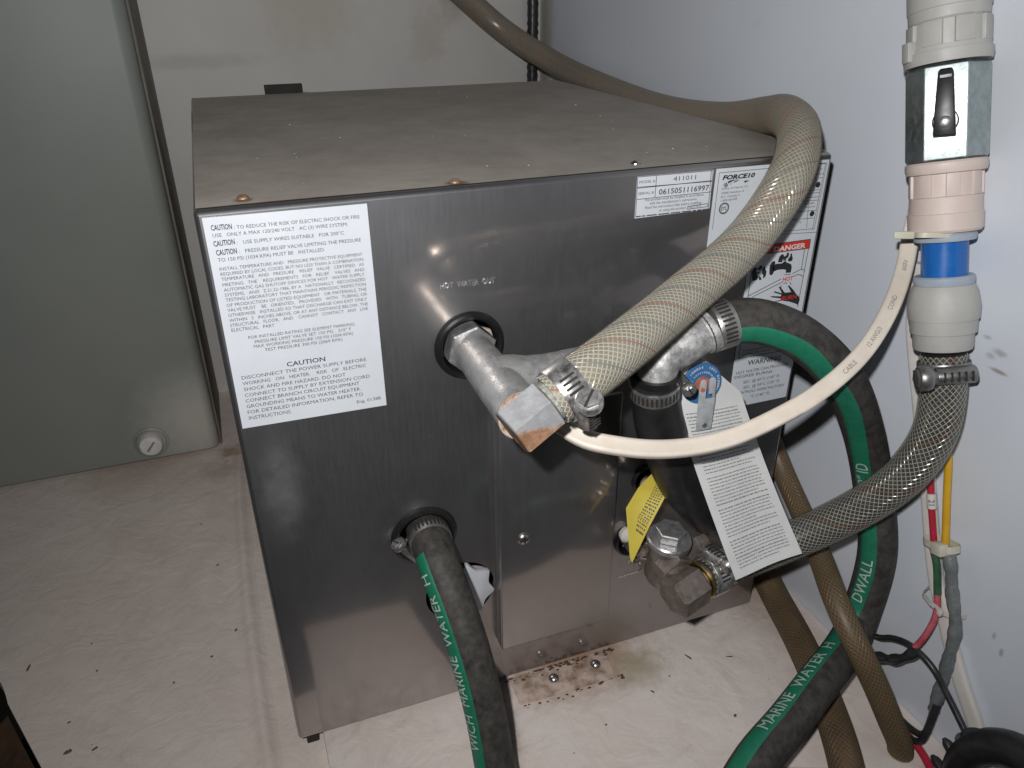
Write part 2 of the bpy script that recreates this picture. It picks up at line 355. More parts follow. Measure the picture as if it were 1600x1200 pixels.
# ------------------------------------------------------------------ lettering and artwork on the heater's front: text, x, z of both baseline ends, cap height (m)
CAUTION_TEXT = [('CAUTION', 0.00585, 0.31968, 0.01423, 0.31952, 0.00243, 'b'),
 (': TO REDUCE THE RISK OF ELECTRIC SHOCK OR FIRE', 0.01506, 0.31934, 0.06842, 0.31858, 0.00164),
 ('USE   ONLY A MAX 120/240 VOLT   AC (3) WIRE SYSTEM.', 0.006, 0.31671, 0.06289, 0.31576, 0.00163),
 ('CAUTION', 0.00573, 0.31273, 0.01434, 0.31287, 0.00247, 'b'),
 (':   USE SUPPLY WIRES SUITABLE   FOR 200°C', 0.01518, 0.31268, 0.06077, 0.31199, 0.00167),
 ('CAUTION', 0.00606, 0.30873, 0.01454, 0.30876, 0.0025, 'b'),
 (':   PRESSURE RELIEF VALVE LIMITING THE PRESSURE', 0.01542, 0.30875, 0.06806, 0.30801, 0.00168),
 ('TO 150 PSI (1034 KPA) MUST BE   INSTALLED.', 0.00617, 0.30586, 0.05157, 0.30534, 0.00168),
 ('INSTALL TEMPERATURE AND   PRESSURE PROTECTIVE EQUIPMENT', 0.00618, 0.30191, 0.068, 0.30128, 0.00151),
 ('REQUIRED BY LOCAL CODES, BUT NO LESS THAN A COMBINATION', 0.00621, 0.29958, 0.06815, 0.29882, 0.00152),
 ('TEMPERATURE   AND   PRESSURE    RELIEF   VALVE   CERTIFIED   AS', 0.00616, 0.29724, 0.06822, 0.29646, 0.00153),
 ('MEETING   THE    REQUIREMENTS   FOR   RELIEF    VALVES   AND', 0.00616, 0.29468, 0.06828, 0.29397, 0.00154),
 ('AUTOMATIC GAS SHUTOFF DEVICES FOR HOT   WATER SUPPLY', 0.00628, 0.29229, 0.06805, 0.29162, 0.00155),
 ('SYSTEMS,   ANSI   Z.21.22-1986, BY A   NATIONALLY   RECOGNIZED', 0.00632, 0.28989, 0.06822, 0.28919, 0.00156),
 ('TESTING LABORATORY THAT MAINTAINS PERIODIC INSPECTION', 0.00628, 0.28759, 0.06819, 0.28678, 0.00157),
 ('OF PRODUCTION OF LISTED EQUIPMENT   OR MATERIALS. THE', 0.00621, 0.28507, 0.06836, 0.28433, 0.00158),
 ('VALVE MUST    BE   ORIENTED,   PROVIDED   WITH   TUBING, OR', 0.00618, 0.28274, 0.06833, 0.28188, 0.00159),
 ('OTHERWISE   INSTALLED SO THAT DISCHARGE CAN EXIT ONLY', 0.00613, 0.28029, 0.06811, 0.27945, 0.0016),
 ('WITHIN   5   INCHES ABOVE, OR AT ANY DISTANCE BELOW, THE', 0.00616, 0.27781, 0.06828, 0.27695, 0.00161),
 ('STRUCTURAL   FLOOR,   AND    CANNOT   CONTACT   ANY   LIVE', 0.00612, 0.27543, 0.06806, 0.2746, 0.00162),
 ('ELECTRICAL   PART', 0.00628, 0.27311, 0.02493, 0.27268, 0.00163),
 ('FOR INSTALLED RATING SEE ELEMENT MARKING:', 0.01283, 0.26846, 0.06129, 0.26775, 0.00155),
 ('PRESSURE LIMIT VALVE SET 150 PSI,   210° F', 0.01524, 0.26592, 0.05914, 0.26555, 0.00157),
 ('MAX WORKING PRESSURE 150 PSI (1034 KPA)', 0.01442, 0.26369, 0.0599, 0.26309, 0.00158),
 ('TEST PRESSURE 300 PSI (2069 KPA)', 0.01898, 0.26129, 0.05459, 0.26084, 0.00159),
 ('CAUTION', 0.02756, 0.25182, 0.04546, 0.25169, 0.0024, 'g'),
 ('DISCONNECT THE POWER SUPPLY BEFORE', 0.00675, 0.24879, 0.06476, 0.24829, 0.00184),
 ('WORKING   ON   HEATER.    RISK   OF   ELECTRIC', 0.00665, 0.24578, 0.06446, 0.24509, 0.00185),
 ('SHOCK AND FIRE HAZARD. DO NOT', 0.00672, 0.24271, 0.0541, 0.24194, 0.00187),
 ('CONNECT TO SUPPLY BY EXTENSION CORD', 0.0066, 0.23954, 0.06568, 0.23898, 0.00188),
 ('CONNECT BRANCH CIRCUIT EQUIPMENT', 0.00651, 0.23657, 0.06031, 0.23606, 0.0019),
 ('GROUNDING MEANS TO WATER HEATER.', 0.00651, 0.23356, 0.06074, 0.23286, 0.00191),
 ('FOR DETAILED INFORMATION, REFER TO', 0.0065, 0.23041, 0.0615, 0.2297, 0.00192),
 ('INSTRUCTIONS.', 0.00658, 0.22722, 0.02634, 0.2269, 0.00194),
 ('Eng. 0138B', 0.05803, 0.22589, 0.07011, 0.22593, 0.00179)]
MODEL_TEXT = [('MODEL #', 0.2095, 0.32178, 0.21856, 0.32178, 0.00143, 'm'),
 ('411011', 0.22908, 0.32137, 0.24247, 0.3212, 0.00243),
 ('SERIAL #', 0.20927, 0.31599, 0.21838, 0.31609, 0.00145),
 ('0615051116997', 0.22123, 0.31517, 0.2511, 0.31483, 0.00287, 'm'),
 ('This product must be installed in accordance', 0.213, 0.31246, 0.24833, 0.31224, 0.00147),
 ("with the manufacturer's instructions.", 0.21632, 0.31047, 0.24464, 0.31026, 0.00148),
 ('Read the instructions fully before installing', 0.21392, 0.30849, 0.2474, 0.30813, 0.00149),
 ('or using this product.', 0.22228, 0.30629, 0.23853, 0.30622, 0.0015),
 ('Eng-0118-A', 0.23996, 0.30633, 0.24719, 0.30646, 0.00123, 'm')]
MODEL_RULES = [[(0.20871, 0.31953),
 (0.25232, 0.31967)], [(0.20867, 0.32005),
 (0.25238, 0.31924)], [(0.20878, 0.31386),
 (0.25249, 0.31378)], [(0.21914, 0.3248),
 (0.21916, 0.31404)], [(0.25245, 0.32483),
 (0.25302, 0.30451)], [(0.23931, 0.30586),
 (0.2515, 0.30611)], [(0.23914, 0.30738),
 (0.25129, 0.30773)], [(0.23931, 0.30586),
 (0.23922, 0.30737)], [(0.2515, 0.30611),
 (0.25138, 0.30772)], [(0.20839, 0.32508),
 (0.20869, 0.30506)], [(0.20826, 0.32516),
 (0.25245, 0.32483)], [(0.25141, 0.32491),
 (0.25209, 0.30482)]]
MODEL_DASH = [(0.20869, 0.30499),
 (0.25308, 0.30473)]
RATING_TEXT = [('FORCE10', 0.25891, 0.31946, 0.27877, 0.31935, 0.00231, 'f'),
 ('Force 10 Marine Co.', 0.25929, 0.31414, 0.27592, 0.31434, 0.00112),
 ('23080 Hamilton R', 0.25917, 0.31192, 0.27352, 0.31193, 0.00113),
 ('B.C. Canada V', 0.25936, 0.30985, 0.27104, 0.30999, 0.00113),
 ('1-800-663-85', 0.25937, 0.30789, 0.26966, 0.30814, 0.00114),
 ('ratings:', 0.31486, 0.30106, 0.32221, 0.30105, 0.00131, 'm'),
 ('below', 0.31651, 0.29892, 0.32304, 0.29893, 0.00121),
 ('VOLTS', 0.31813, 0.31918, 0.32332, 0.31933, 0.00126, 'm'),
 ('TL', 0.3128, 0.29069, 0.31535, 0.29063, 0.00123)]
RATING_RULES = [[(0.25648, 0.32325),
 (0.32557, 0.3231)], [(0.25648, 0.32325),
 (0.25627, 0.29323)], [(0.32557, 0.3231),
 (0.32519, 0.28633)], [(0.31676, 0.32274),
 (0.32476, 0.32274)], [(0.31737, 0.31724),
 (0.32449, 0.31733)], [(0.31603, 0.3152),
 (0.32437, 0.31522)], [(0.31447, 0.30859),
 (0.32452, 0.30866)], [(0.31241, 0.30707),
 (0.32439, 0.30706)], [(0.31166, 0.30495),
 (0.32434, 0.30461)], [(0.31026, 0.30312),
 (0.32413, 0.3028)], [(0.30783, 0.29745),
 (0.32418, 0.29707)], [(0.30449, 0.29331),
 (0.32424, 0.29264)], [(0.30091, 0.28717),
 (0.32519, 0.28633)], [(0.31782, 0.30265),
 (0.31955, 0.28745)], [(0.32088, 0.31479),
 (0.3197, 0.30787)], [(0.297, 0.28583),
 (0.32736, 0.28404)], [(0.32476, 0.32274),
 (0.32396, 0.28544)]]
RATING_DOTS = [(0.32221, 0.31144),
 (0.32164, 0.29532)]
LISTING_MARK = (0.26205, 0.30414)
SWOOSH = [[(0.26219, 0.31822),
 (0.2648, 0.319),
 (0.27033, 0.31872),
 (0.26586, 0.3185),
 (0.26266, 0.31726)], [(0.26536, 0.31748),
 (0.26701, 0.31817),
 (0.2698, 0.31858),
 (0.26721, 0.3176)], [(0.27215, 0.31774),
 (0.27488, 0.31797),
 (0.27376, 0.31667)], [(0.27435, 0.31718),
 (0.27592, 0.31844),
 (0.27502, 0.31712)], [(0.26095, 0.31777),
 (0.2616, 0.31781),
 (0.26293, 0.31613),
 (0.2623, 0.316)], [(0.26012, 0.31748),
 (0.26065, 0.31757),
 (0.26238, 0.31544),
 (0.26187, 0.3152)], [(0.25966, 0.31687),
 (0.25997, 0.31703),
 (0.26166, 0.31513),
 (0.26134, 0.31506)], [(0.26381, 0.31683),
 (0.26505, 0.31733),
 (0.26451, 0.31654)]]
BANNER = [(0.28352, 0.27518),
 (0.2828, 0.28026),
 (0.32384, 0.28029),
 (0.32406, 0.27494)]
TRIANGLE = [(0.28989, 0.27585),
 (0.29135, 0.27835),
 (0.29393, 0.27589)]
DANGER_TEXT = [('DANGER', 0.29917, 0.27568, 0.321, 0.27561, 0.00305, 'w')]
HOT_TEXT = [('HOT', 0.30883, 0.25671, 0.31598, 0.25673, 0.00265, 'r'),
 ('BURN', 0.31032, 0.24467, 0.32092, 0.24472, 0.00256, 'r')]
PICTOGRAM = [[(0.28636, 0.26524),
 (0.28691, 0.26726),
 (0.28889, 0.2679),
 (0.28997, 0.26714),
 (0.28915, 0.26567),
 (0.29002, 0.26477),
 (0.2898, 0.26322),
 (0.29117, 0.26225),
 (0.29079, 0.26028),
 (0.28879, 0.25964),
 (0.28729, 0.26037)], [(0.29018, 0.26659),
 (0.29116, 0.26855),
 (0.29267, 0.26847),
 (0.29318, 0.26725),
 (0.29219, 0.26607),
 (0.29098, 0.26543)], [(0.29004, 0.26461),
 (0.29169, 0.26482),
 (0.29171, 0.26397),
 (0.29031, 0.26373)], [(0.29117, 0.26225),
 (0.29299, 0.26148),
 (0.29389, 0.25977),
 (0.29222, 0.25967)], [(0.29316, 0.26568),
 (0.29417, 0.26776),
 (0.2951, 0.26728),
 (0.29539, 0.26566),
 (0.29644, 0.26447),
 (0.29641, 0.26262),
 (0.29608, 0.26107),
 (0.29461, 0.26047),
 (0.29453, 0.26234),
 (0.2933, 0.26382),
 (0.29361, 0.26484)], [(0.29828, 0.26503),
 (0.29804, 0.26769),
 (0.29933, 0.26989),
 (0.30111, 0.27004),
 (0.3017, 0.26881),
 (0.30111, 0.26678),
 (0.30153, 0.26514),
 (0.30141, 0.26251),
 (0.30001, 0.26152),
 (0.29877, 0.26232)], [(0.30007, 0.26586),
 (0.30065, 0.26763),
 (0.30236, 0.2682),
 (0.30637, 0.26797),
 (0.30746, 0.26863),
 (0.31071, 0.2677),
 (0.31308, 0.26661),
 (0.3139, 0.26464),
 (0.3138, 0.26145),
 (0.31001, 0.26183),
 (0.31017, 0.26351),
 (0.30832, 0.26418),
 (0.30399, 0.26441),
 (0.3014, 0.26357)], [(0.30343, 0.26902),
 (0.30375, 0.27212),
 (0.30529, 0.2736),
 (0.30658, 0.27319),
 (0.30713, 0.27192),
 (0.30856, 0.27243),
 (0.30884, 0.27412),
 (0.31024, 0.27379),
 (0.31028, 0.27144),
 (0.30866, 0.27032),
 (0.30653, 0.27032),
 (0.30623, 0.26867)], [(0.30686, 0.27017),
 (0.30874, 0.27026),
 (0.30903, 0.26938),
 (0.30721, 0.26929)], [(0.30741, 0.2689),
 (0.30924, 0.26893),
 (0.30941, 0.26807),
 (0.30769, 0.26807)], [(0.31032, 0.27027),
 (0.31135, 0.27131),
 (0.31135, 0.27314),
 (0.3123, 0.27329),
 (0.31275, 0.27166),
 (0.31352, 0.27025),
 (0.31334, 0.26869),
 (0.31149, 0.26839),
 (0.31028, 0.26923)], [(0.32328, 0.24007),
 (0.32099, 0.24124),
 (0.31616, 0.24317),
 (0.31086, 0.24449),
 (0.30526, 0.24435),
 (0.30579, 0.24482),
 (0.31, 0.24505),
 (0.30967, 0.2461),
 (0.30277, 0.24773),
 (0.30237, 0.24856),
 (0.30969, 0.24731),
 (0.30961, 0.24842),
 (0.30411, 0.25056),
 (0.30433, 0.25135),
 (0.30996, 0.2492),
 (0.30698, 0.25343),
 (0.3077, 0.25388),
 (0.3114, 0.24982),
 (0.31245, 0.24924),
 (0.31656, 0.24911),
 (0.31327, 0.2534),
 (0.31423, 0.25359),
 (0.3179, 0.2503),
 (0.32037, 0.24747),
 (0.32332, 0.24483),
 (0.32394, 0.24306)]]
PICTOGRAM_RULES = [[(0.286, 0.27514),
 (0.28613, 0.24846)], [(0.32358, 0.27484),
 (0.32331, 0.23865)], [(0.3209, 0.27463),
 (0.32116, 0.26265)], [(0.32116, 0.26265),
 (0.32346, 0.26155)], [(0.31518, 0.26073),
 (0.32116, 0.26265)], [(0.28634, 0.25087),
 (0.30788, 0.25845)], [(0.28892, 0.24806),
 (0.28943, 0.24973)], [(0.28943, 0.24973),
 (0.29123, 0.25056)], [(0.29123, 0.25056),
 (0.3092, 0.25639)], [(0.31621, 0.25871),
 (0.31852, 0.25965)], [(0.31852, 0.25965),
 (0.32113, 0.25915)], [(0.32113, 0.25915),
 (0.3233, 0.25778)], [(0.3093, 0.26069),
 (0.31386, 0.26047)], [(0.30843, 0.2546),
 (0.3086, 0.2524)], [(0.3086, 0.2524),
 (0.31065, 0.25047)], [(0.30979, 0.25496),
 (0.31149, 0.25581)], [(0.31431, 0.25571),
 (0.31566, 0.25362)], [(0.31212, 0.25573),
 (0.31202, 0.25465)]]
WARNING_TEXT = [('Temperature            ', 0.28785, 0.21492, 0.30717, 0.21487, 0.00155, 'g'),
 ('available, see manual.', 0.2879, 0.21264, 0.30821, 0.21269, 0.00144, 'g'),
 ('WARNING', 0.29309, 0.20505, 0.31735, 0.20435, 0.00355, 'g'),
 ('HOT WATER CAN PRODUCE', 0.28579, 0.19997, 0.32372, 0.19977, 0.00197, 'g'),
 ('     DEGREE BURNS', 0.28495, 0.19724, 0.31264, 0.19657, 0.00198, 'g'),
 ('SEC. @ 60°C (140° F)', 0.29204, 0.19264, 0.31868, 0.19251, 0.00201, 'g'),
 ('SEC. @ 54°C (130° F)', 0.29264, 0.18884, 0.31936, 0.1889, 0.00203, 'g'),
 ('CONTROLS WERE FACTORY', 0.28737, 0.18561, 0.32392, 0.18497, 0.00203, 'g'),
 ('°C (140° F)', 0.2987, 0.18152, 0.31322, 0.18137, 0.00207, 'g')]
WARNING_RULES = [[(0.2856, 0.22206),
 (0.28601, 0.21074)], [(0.28601, 0.21074),
 (0.32418, 0.21081)]]
HOT_OUT_TEXT = [('HOT  WATER  OUT', 0.10381, 0.28005, 0.13222, 0.27936, 0.00293)]
STAMP_TEXT = [('ADJ & THERMOSTAT', 0.2148, 0.06173, 0.23499, 0.06253, 0.00132)]

# ------------------------------------------------------------------ geometry helpers
ROOT = {}
def props(o, label=None, cat=None, group=None, kind=None):
    if label: o['label'] = label
    if cat: o['category'] = cat
    if group: o['group'] = group
    if kind: o['kind'] = kind
    return o
def thing(name, label, cat, loc, group=None):
    o = bpy.data.objects.new(name, None); o.empty_display_size = .01
    o.location = loc; COL.objects.link(o); ROOT[o.name] = V(loc)
    return props(o, label, cat, group)
class MB:
    """collects faces in world coordinates; build() links them as one mesh object"""
    def __init__(self): self.v = []; self.f = []
    def add(self, vs, fs):
        k = len(self.v); self.v += [tuple(a) for a in vs]; self.f += [tuple(k + i for i in f) for f in fs]; return self
    def box(self, a, b, R=None, c=None):
        x0, y0, z0 = a; x1, y1, z1 = b
        vs = [V((x, y, z)) for x in (x0, x1) for y in (y0, y1) for z in (z0, z1)]
        if R is not None: vs = [R @ w + (c or V()) for w in vs]
        return self.add(vs, [(0, 1, 3, 2), (4, 6, 7, 5), (0, 4, 5, 1), (2, 3, 7, 6), (0, 2, 6, 4), (1, 5, 7, 3)])
    def lathe(self, o, ax, prof, n=28, ref=None, cap=True, facets=None):
        """prof: (distance along ax, radius) pairs"""
        e1, e2, ax = frame(ax, ref); o = V(o); vs = []; fs = []
        for (d, r) in prof:
            for k in range(n):
                t = 2 * PI * k / n
                vs.append(o + ax * d + (e1 * math.cos(t) + e2 * math.sin(t)) * r)
        for j in range(len(prof) - 1):
            for k in range(n):
                k2 = (k + 1) % n
                fs.append((j * n + k, j * n + k2, (j + 1) * n + k2, (j + 1) * n + k))
        if cap:
            fs.append(tuple(range(n - 1, -1, -1))); fs.append(tuple((len(prof) - 1) * n + k for k in range(n)))
        return self.add(vs, fs)
    def prism(self, pts, h, face=None):
        """closed outline pts (3-D, planar) pushed along vector h"""
        n = len(pts); h = V(h); vs = [V(p) for p in pts] + [V(p) + h for p in pts]
        fs = [tuple(range(n - 1, -1, -1)), tuple(range(n, 2 * n))] + [(k, (k + 1) % n, n + (k + 1) % n, n + k) for k in range(n)]
        return self.add(vs, fs)
    def sheet(self, pts):
        return self.add(pts, [tuple(range(len(pts)))])
    def grid(self, fn, nu, nv):
        vs = [fn(i / nu, j / nv) for j in range(nv + 1) for i in range(nu + 1)]
        return self.add(vs, [(j * (nu + 1) + i, j * (nu + 1) + i + 1, (j + 1) * (nu + 1) + i + 1, (j + 1) * (nu + 1) + i) for j in range(nv) for i in range(nu)])
    def bar(self, p, q, w, n=8):
        p, q = V(p), V(q); return self.lathe(p, q - p, [(0, w), ((q - p).length, w)], n)
    def build(self, name, mt, parent=None, smooth=35, bevel=0, bseg=2, label=None, cat=None, group=None, kind=None, recalc=True):
        bm = bmesh.new()
        vs = [bm.verts.new(a) for a in self.v]
        for f in self.f:
            try: bm.faces.new([vs[i] for i in f])
            except ValueError: pass
        if recalc: bmesh.ops.recalc_face_normals(bm, faces=bm.faces)
        if bevel:
            es = [e for e in bm.edges if len(e.link_faces) == 2 and e.calc_face_angle(0) > math.radians(30)]
            bmesh.ops.bevel(bm, geom=es, offset=bevel, segments=bseg, affect='EDGES', profile=.5, clamp_overlap=True)
        return link(bm, name, mt, parent, smooth, label, cat, group, kind)
def link(bm, name, mt, parent=None, smooth=35, label=None, cat=None, group=None, kind=None):
    if parent is not None:
        r = parent
        while r.parent is not None: r = r.parent
        off = ROOT.get(r.name, V())
    else:
        if kind == 'structure': off = V()
        else:
            c = [v.co for v in bm.verts]
            off = V(((min(a.x for a in c) + max(a.x for a in c)) / 2, (min(a.y for a in c) + max(a.y for a in c)) / 2, min(a.z for a in c)))
    bmesh.ops.translate(bm, verts=bm.verts, vec=-off)
    me = bpy.data.meshes.new(name); bm.to_mesh(me); bm.free()
    if smooth:
        me.polygons.foreach_set('use_smooth', [True] * len(me.polygons)); me.set_sharp_from_angle(angle=math.radians(smooth))
    o = bpy.data.objects.new(name, me); COL.objects.link(o)
    me.materials.append(M[mt] if isinstance(mt, str) else mt)
    if parent is None: o.location = off; ROOT[o.name] = V(off)
    else: o.parent = parent
    return props(o, label, cat, group, kind)
def frame(ax, ref=None):
    ax = V(ax).normalized()
    ref = V(ref) if ref is not None else (V((0, 0, 1)) if abs(ax.z) < .9 else V((0, -1, 0)))
    e1 = (ref - ax * ref.dot(ax)).normalized()
    return e1, ax.cross(e1), ax
class Tube:
    """a smooth run of pipe through the given points, with frames that do not twist"""
    def __init__(self, pts, step=.004):
        P = [V(p) for p in pts]; P = [P[0] * 2 - P[1]] + P + [P[-1] * 2 - P[-2]]
        q = []
        for i in range(1, len(P) - 2):
            a, b, c, d = P[i - 1:i + 3]
            t0 = 0; t1 = t0 + max((b - a).length, 1e-5) ** .5; t2 = t1 + max((c - b).length, 1e-5) ** .5; t3 = t2 + max((d - c).length, 1e-5) ** .5
            for k in range(24):
                t = t1 + (t2 - t1) * k / 24
                A1 = a * ((t1 - t) / (t1 - t0)) + b * ((t - t0) / (t1 - t0)); A2 = b * ((t2 - t) / (t2 - t1)) + c * ((t - t1) / (t2 - t1)); A3 = c * ((t3 - t) / (t3 - t2)) + d * ((t - t2) / (t3 - t2))
                B1 = A1 * ((t2 - t) / (t2 - t0)) + A2 * ((t - t0) / (t2 - t0)); B2 = A2 * ((t3 - t) / (t3 - t1)) + A3 * ((t - t1) / (t3 - t1))
                q.append(B1 * ((t2 - t) / (t2 - t1)) + B2 * ((t - t1) / (t2 - t1)))
        q.append(P[-2])
        L = [0]
        for a, b in zip(q, q[1:]): L.append(L[-1] + (b - a).length)
        self.len = L[-1]; n = max(2, int(self.len / step)); self.n = n; self.ds = self.len / n
        self.c = []; j = 0
        for i in range(n + 1):
            s = self.len * i / n
            while j < len(L) - 2 and L[j + 1] < s: j += 1
            f = (s - L[j]) / max(L[j + 1] - L[j], 1e-9); self.c.append(q[j].lerp(q[j + 1], min(1, f)))
        for _ in range(2):
            self.c = [self.c[0]] + [(self.c[i - 1] + self.c[i] * 2 + self.c[i + 1]) / 4 for i in range(1, n)] + [self.c[-1]]
        self.t = [(self.c[min(i + 1, n)] - self.c[max(i - 1, 0)]).normalized() for i in range(n + 1)]
        e1, e2, _ = frame(self.t[0]); self.N = [e1]
        for i in range(1, n + 1):
            e = self.N[-1]; e = (e - self.t[i] * e.dot(self.t[i])).normalized(); self.N.append(e)
        self.B = [self.t[i].cross(self.N[i]) for i in range(n + 1)]
    def at(self, s):
        x = max(0, min(self.n - 1e-6, s / self.ds)); i = int(x); f = x - i
        return tuple(a[i].lerp(a[i + 1], f) for a in (self.c, self.t, self.N, self.B))
    def pt(self, s, th, r):
        c, t, n, b = self.at(s); return c + (n * math.cos(th) + b * math.sin(th)) * r
    def theta(self, s, d):
        c, t, n, b = self.at(s); d = V(d); return math.atan2(d.dot(b), d.dot(n))
    def near(self, p):
        p = V(p); i = min(range(self.n + 1), key=lambda k: (self.c[k] - p).length); return i * self.ds
    def skin(self, r, n=28, s0=0, s1=None, cap=True, rfn=None):
        mb = MB(); s1 = self.len if s1 is None else s1; k = max(1, int(round((s1 - s0) / self.ds)))
        vs = []; fs = []
        for i in range(k + 1):
            s = s0 + (s1 - s0) * i / k; c, t, N_, B_ = self.at(s); rr = r * (rfn(s) if rfn else 1)
            for j in range(n):
                a = 2 * PI * j / n; vs.append(c + (N_ * math.cos(a) + B_ * math.sin(a)) * rr)
        for i in range(k):
            for j in range(n):
                j2 = (j + 1) % n; fs.append((i * n + j, i * n + j2, (i + 1) * n + j2, (i + 1) * n + j))
        if cap: fs += [tuple(range(n - 1, -1, -1)), tuple(k * n + j for j in range(n))]
        return mb.add(vs, fs)
    def strip(self, r, th, half, s0, s1, wob=0.0):
        k = max(2, int((s1 - s0) / self.ds)); m_ = 8; mb = MB()
        def fn(u, v):
            s = s0 + (s1 - s0) * v; w = wob * math.sin(s * 90) * .5 + wob * math.sin(s * 37 + 1)
            e = 0.0 if (u == 0 or u == 1) else 1.0
            return self.pt(s, (th(s) if callable(th) else th) + (u * 2 - 1) * half + w, r - .0004 + .0007 * e)
        return mb.grid(fn, m_, k)
    def helix(self, r, turns_per_m, phase, sgn, w, s0=0, s1=None, ns=3, flat=.6):
        mb = MB(); s1 = self.len if s1 is None else s1
        k = max(4, int((s1 - s0) * turns_per_m * 22)); vs = []; fs = []
        pts = []
        for i in range(k + 1):
            s = s0 + (s1 - s0) * i / k; th = phase + sgn * 2 * PI * turns_per_m * s
            c, t, N_, B_ = self.at(s); rad = N_ * math.cos(th) + B_ * math.sin(th)
            tg = (-N_ * math.sin(th) + B_ * math.cos(th)) * (sgn * 2 * PI * turns_per_m * r) + t
            side = tg.normalized().cross(rad); p = c + rad * r
            vs += [p + side * w, p + rad * (w * flat * 1.2), p - side * w]
        for i in range(k):
            for a, b in ((0, 1), (1, 2)):
                fs.append((3 * i + a, 3 * i + b, 3 * i + 3 + b, 3 * i + 3 + a))
        return mb.add(vs, fs)
_TX = {}
def textmesh(txt, bold=0.0, cuts=0.0):
    """outline of a line of type, scaled so that capitals are 1 high; -> verts (x, y), faces, width"""
    key = (txt, bold, cuts)
    if key in _TX: return _TX[key]
    cu = bpy.data.curves.new('type', 'FONT'); cu.body = txt; cu.size = 1.0; cu.resolution_u = 2; cu.offset = bold; cu.fill_mode = 'FRONT'
    ob = bpy.data.objects.new('type', cu); COL.objects.link(ob)
    dg = bpy.context.evaluated_depsgraph_get(); me = bpy.data.meshes.new_from_object(ob.evaluated_get(dg))
    bm = bmesh.new(); bm.from_mesh(me)
    if cuts:
        for axis in (0, 1):
            lo = min(v.co[axis] for v in bm.verts); hi = max(v.co[axis] for v in bm.verts); x = lo + cuts
            while x < hi:
                no = [0, 0, 0]; no[axis] = 1; co = [0, 0, 0]; co[axis] = x
                bmesh.ops.bisect_plane(bm, geom=bm.verts[:] + bm.edges[:] + bm.faces[:], plane_co=co, plane_no=no); x += cuts
    bm.verts.index_update()
    vs = [(v.co.x, v.co.y) for v in bm.verts]; fs = [tuple(v.index for v in f.verts) for f in bm.faces]; bm.free()
    bpy.data.objects.remove(ob); bpy.data.curves.remove(cu); bpy.data.meshes.remove(me)
    CAP = .729
    x0 = min(a for a, b in vs); x1 = max(a for a, b in vs)
    r = ([((a - x0) / CAP, b / CAP) for a, b in vs], fs, (x1 - x0) / CAP)
    _TX[key] = r; return r
def face_text(mb, row, y, bold=0.0, slant=0.0):
    """set one line of type on the heater's front: (text, x0, z0, x1, z1, cap height)"""
    t, x0, z0, x1, z1, cap = row[:6]
    vs, fs, w = textmesh(t, bold); d = V((x1 - x0, 0, z1 - z0)); ex = d / w; L = d.normalized(); up = V((-L.z, 0, L.x)) * cap
    mb.add([V((x0, y, z0)) + ex * a + up * b + L * (slant * b * cap) for a, b in vs], fs)
def face_line(mb, p, q, w, y):
    p, q = V((p[0], y, p[1])), V((q[0], y, q[1])); d = (q - p).normalized(); s = V((-d.z, 0, d.x)) * w
    mb.sheet([p - s, q - s, q + s, p + s])
def tube_text(tb, txt, s_start, th, r, cap, toward=-1, bold=.0, lift=.0005):
    """wrap type round a hose; toward = -1 reads against the run of the hose"""
    vs, fs, w = textmesh(txt, bold, .25); mb = MB(); out = []; thf = th
    for a, b in vs:
        s = s_start + toward * a * cap; c, t, n, bb = tb.at(s); th = thf(s) if callable(thf) else thf
        rad = n * math.cos(th) + bb * math.sin(th); e = bb * math.cos(th) - n * math.sin(th)
        up = rad.cross(t * toward); sg = 1 if up.dot(e) > 0 else -1
        out.append(tb.pt(s, th + sg * (b - .5) * cap / r, r + lift))
    mb.add(out, fs); return mb
def panel(outline, holes, y0, y1):
    """a sheet in the x-z plane between y0 and y1 with real openings"""
    cu = bpy.data.curves.new('panel', 'CURVE'); cu.dimensions = '2D'; cu.fill_mode = 'BOTH'; cu.extrude = abs(y1 - y0) / 2
    for pl in [outline] + holes:
        sp = cu.splines.new('POLY'); sp.points.add(len(pl) - 1); sp.use_cyclic_u = True
        for pt, (a, b) in zip(sp.points, pl): pt.co = (a, b, 0, 1)
    ob = bpy.data.objects.new('panel', cu); COL.objects.link(ob)
    me = bpy.data.meshes.new_from_object(ob.evaluated_get(bpy.context.evaluated_depsgraph_get()))
    mb = MB(); mb.add([V((v.co.x, (y0 + y1) / 2 - v.co.z, v.co.y)) for v in me.vertices], [tuple(p.vertices) for p in me.polygons])
    bpy.data.objects.remove(ob); bpy.data.curves.remove(cu); bpy.data.meshes.remove(me)
    return mb
def circle(cx, cz, r, n=40, rz=None):
    return [(cx + r * math.cos(2 * PI * k / n), cz + (rz or r) * math.sin(2 * PI * k / n)) for k in range(n)]
def hexring(c, ax, r, d0, d1, ref=None, ch=.0, n=6):
    """hexagonal nut body with chamfered ends"""
    mb = MB(); prof = [(d0, r - ch), (d0 + ch * .7, r), (d1 - ch * .7, r), (d1, r - ch)] if ch else [(d0, r), (d1, r)]
    return mb.lathe(c, ax, prof, n, ref)
def grommet(parent, x, z, r_out, r_in, name='grommet'):
    w = (r_out - r_in) / 2; mid = (r_out + r_in) / 2; h = .0028
    prof = [(.004, r_in - .0004), (-h * .4, r_in), (-h * .9, mid - w * .5), (-h, mid), (-h * .8, mid + w * .55), (-h * .2, r_out - .0002), (0.0012, r_out)]
    return MB().lathe((x, 0, z), (0, 1, 0), prof, 44, cap=False).build(name, 'grommet', parent, recalc=True)
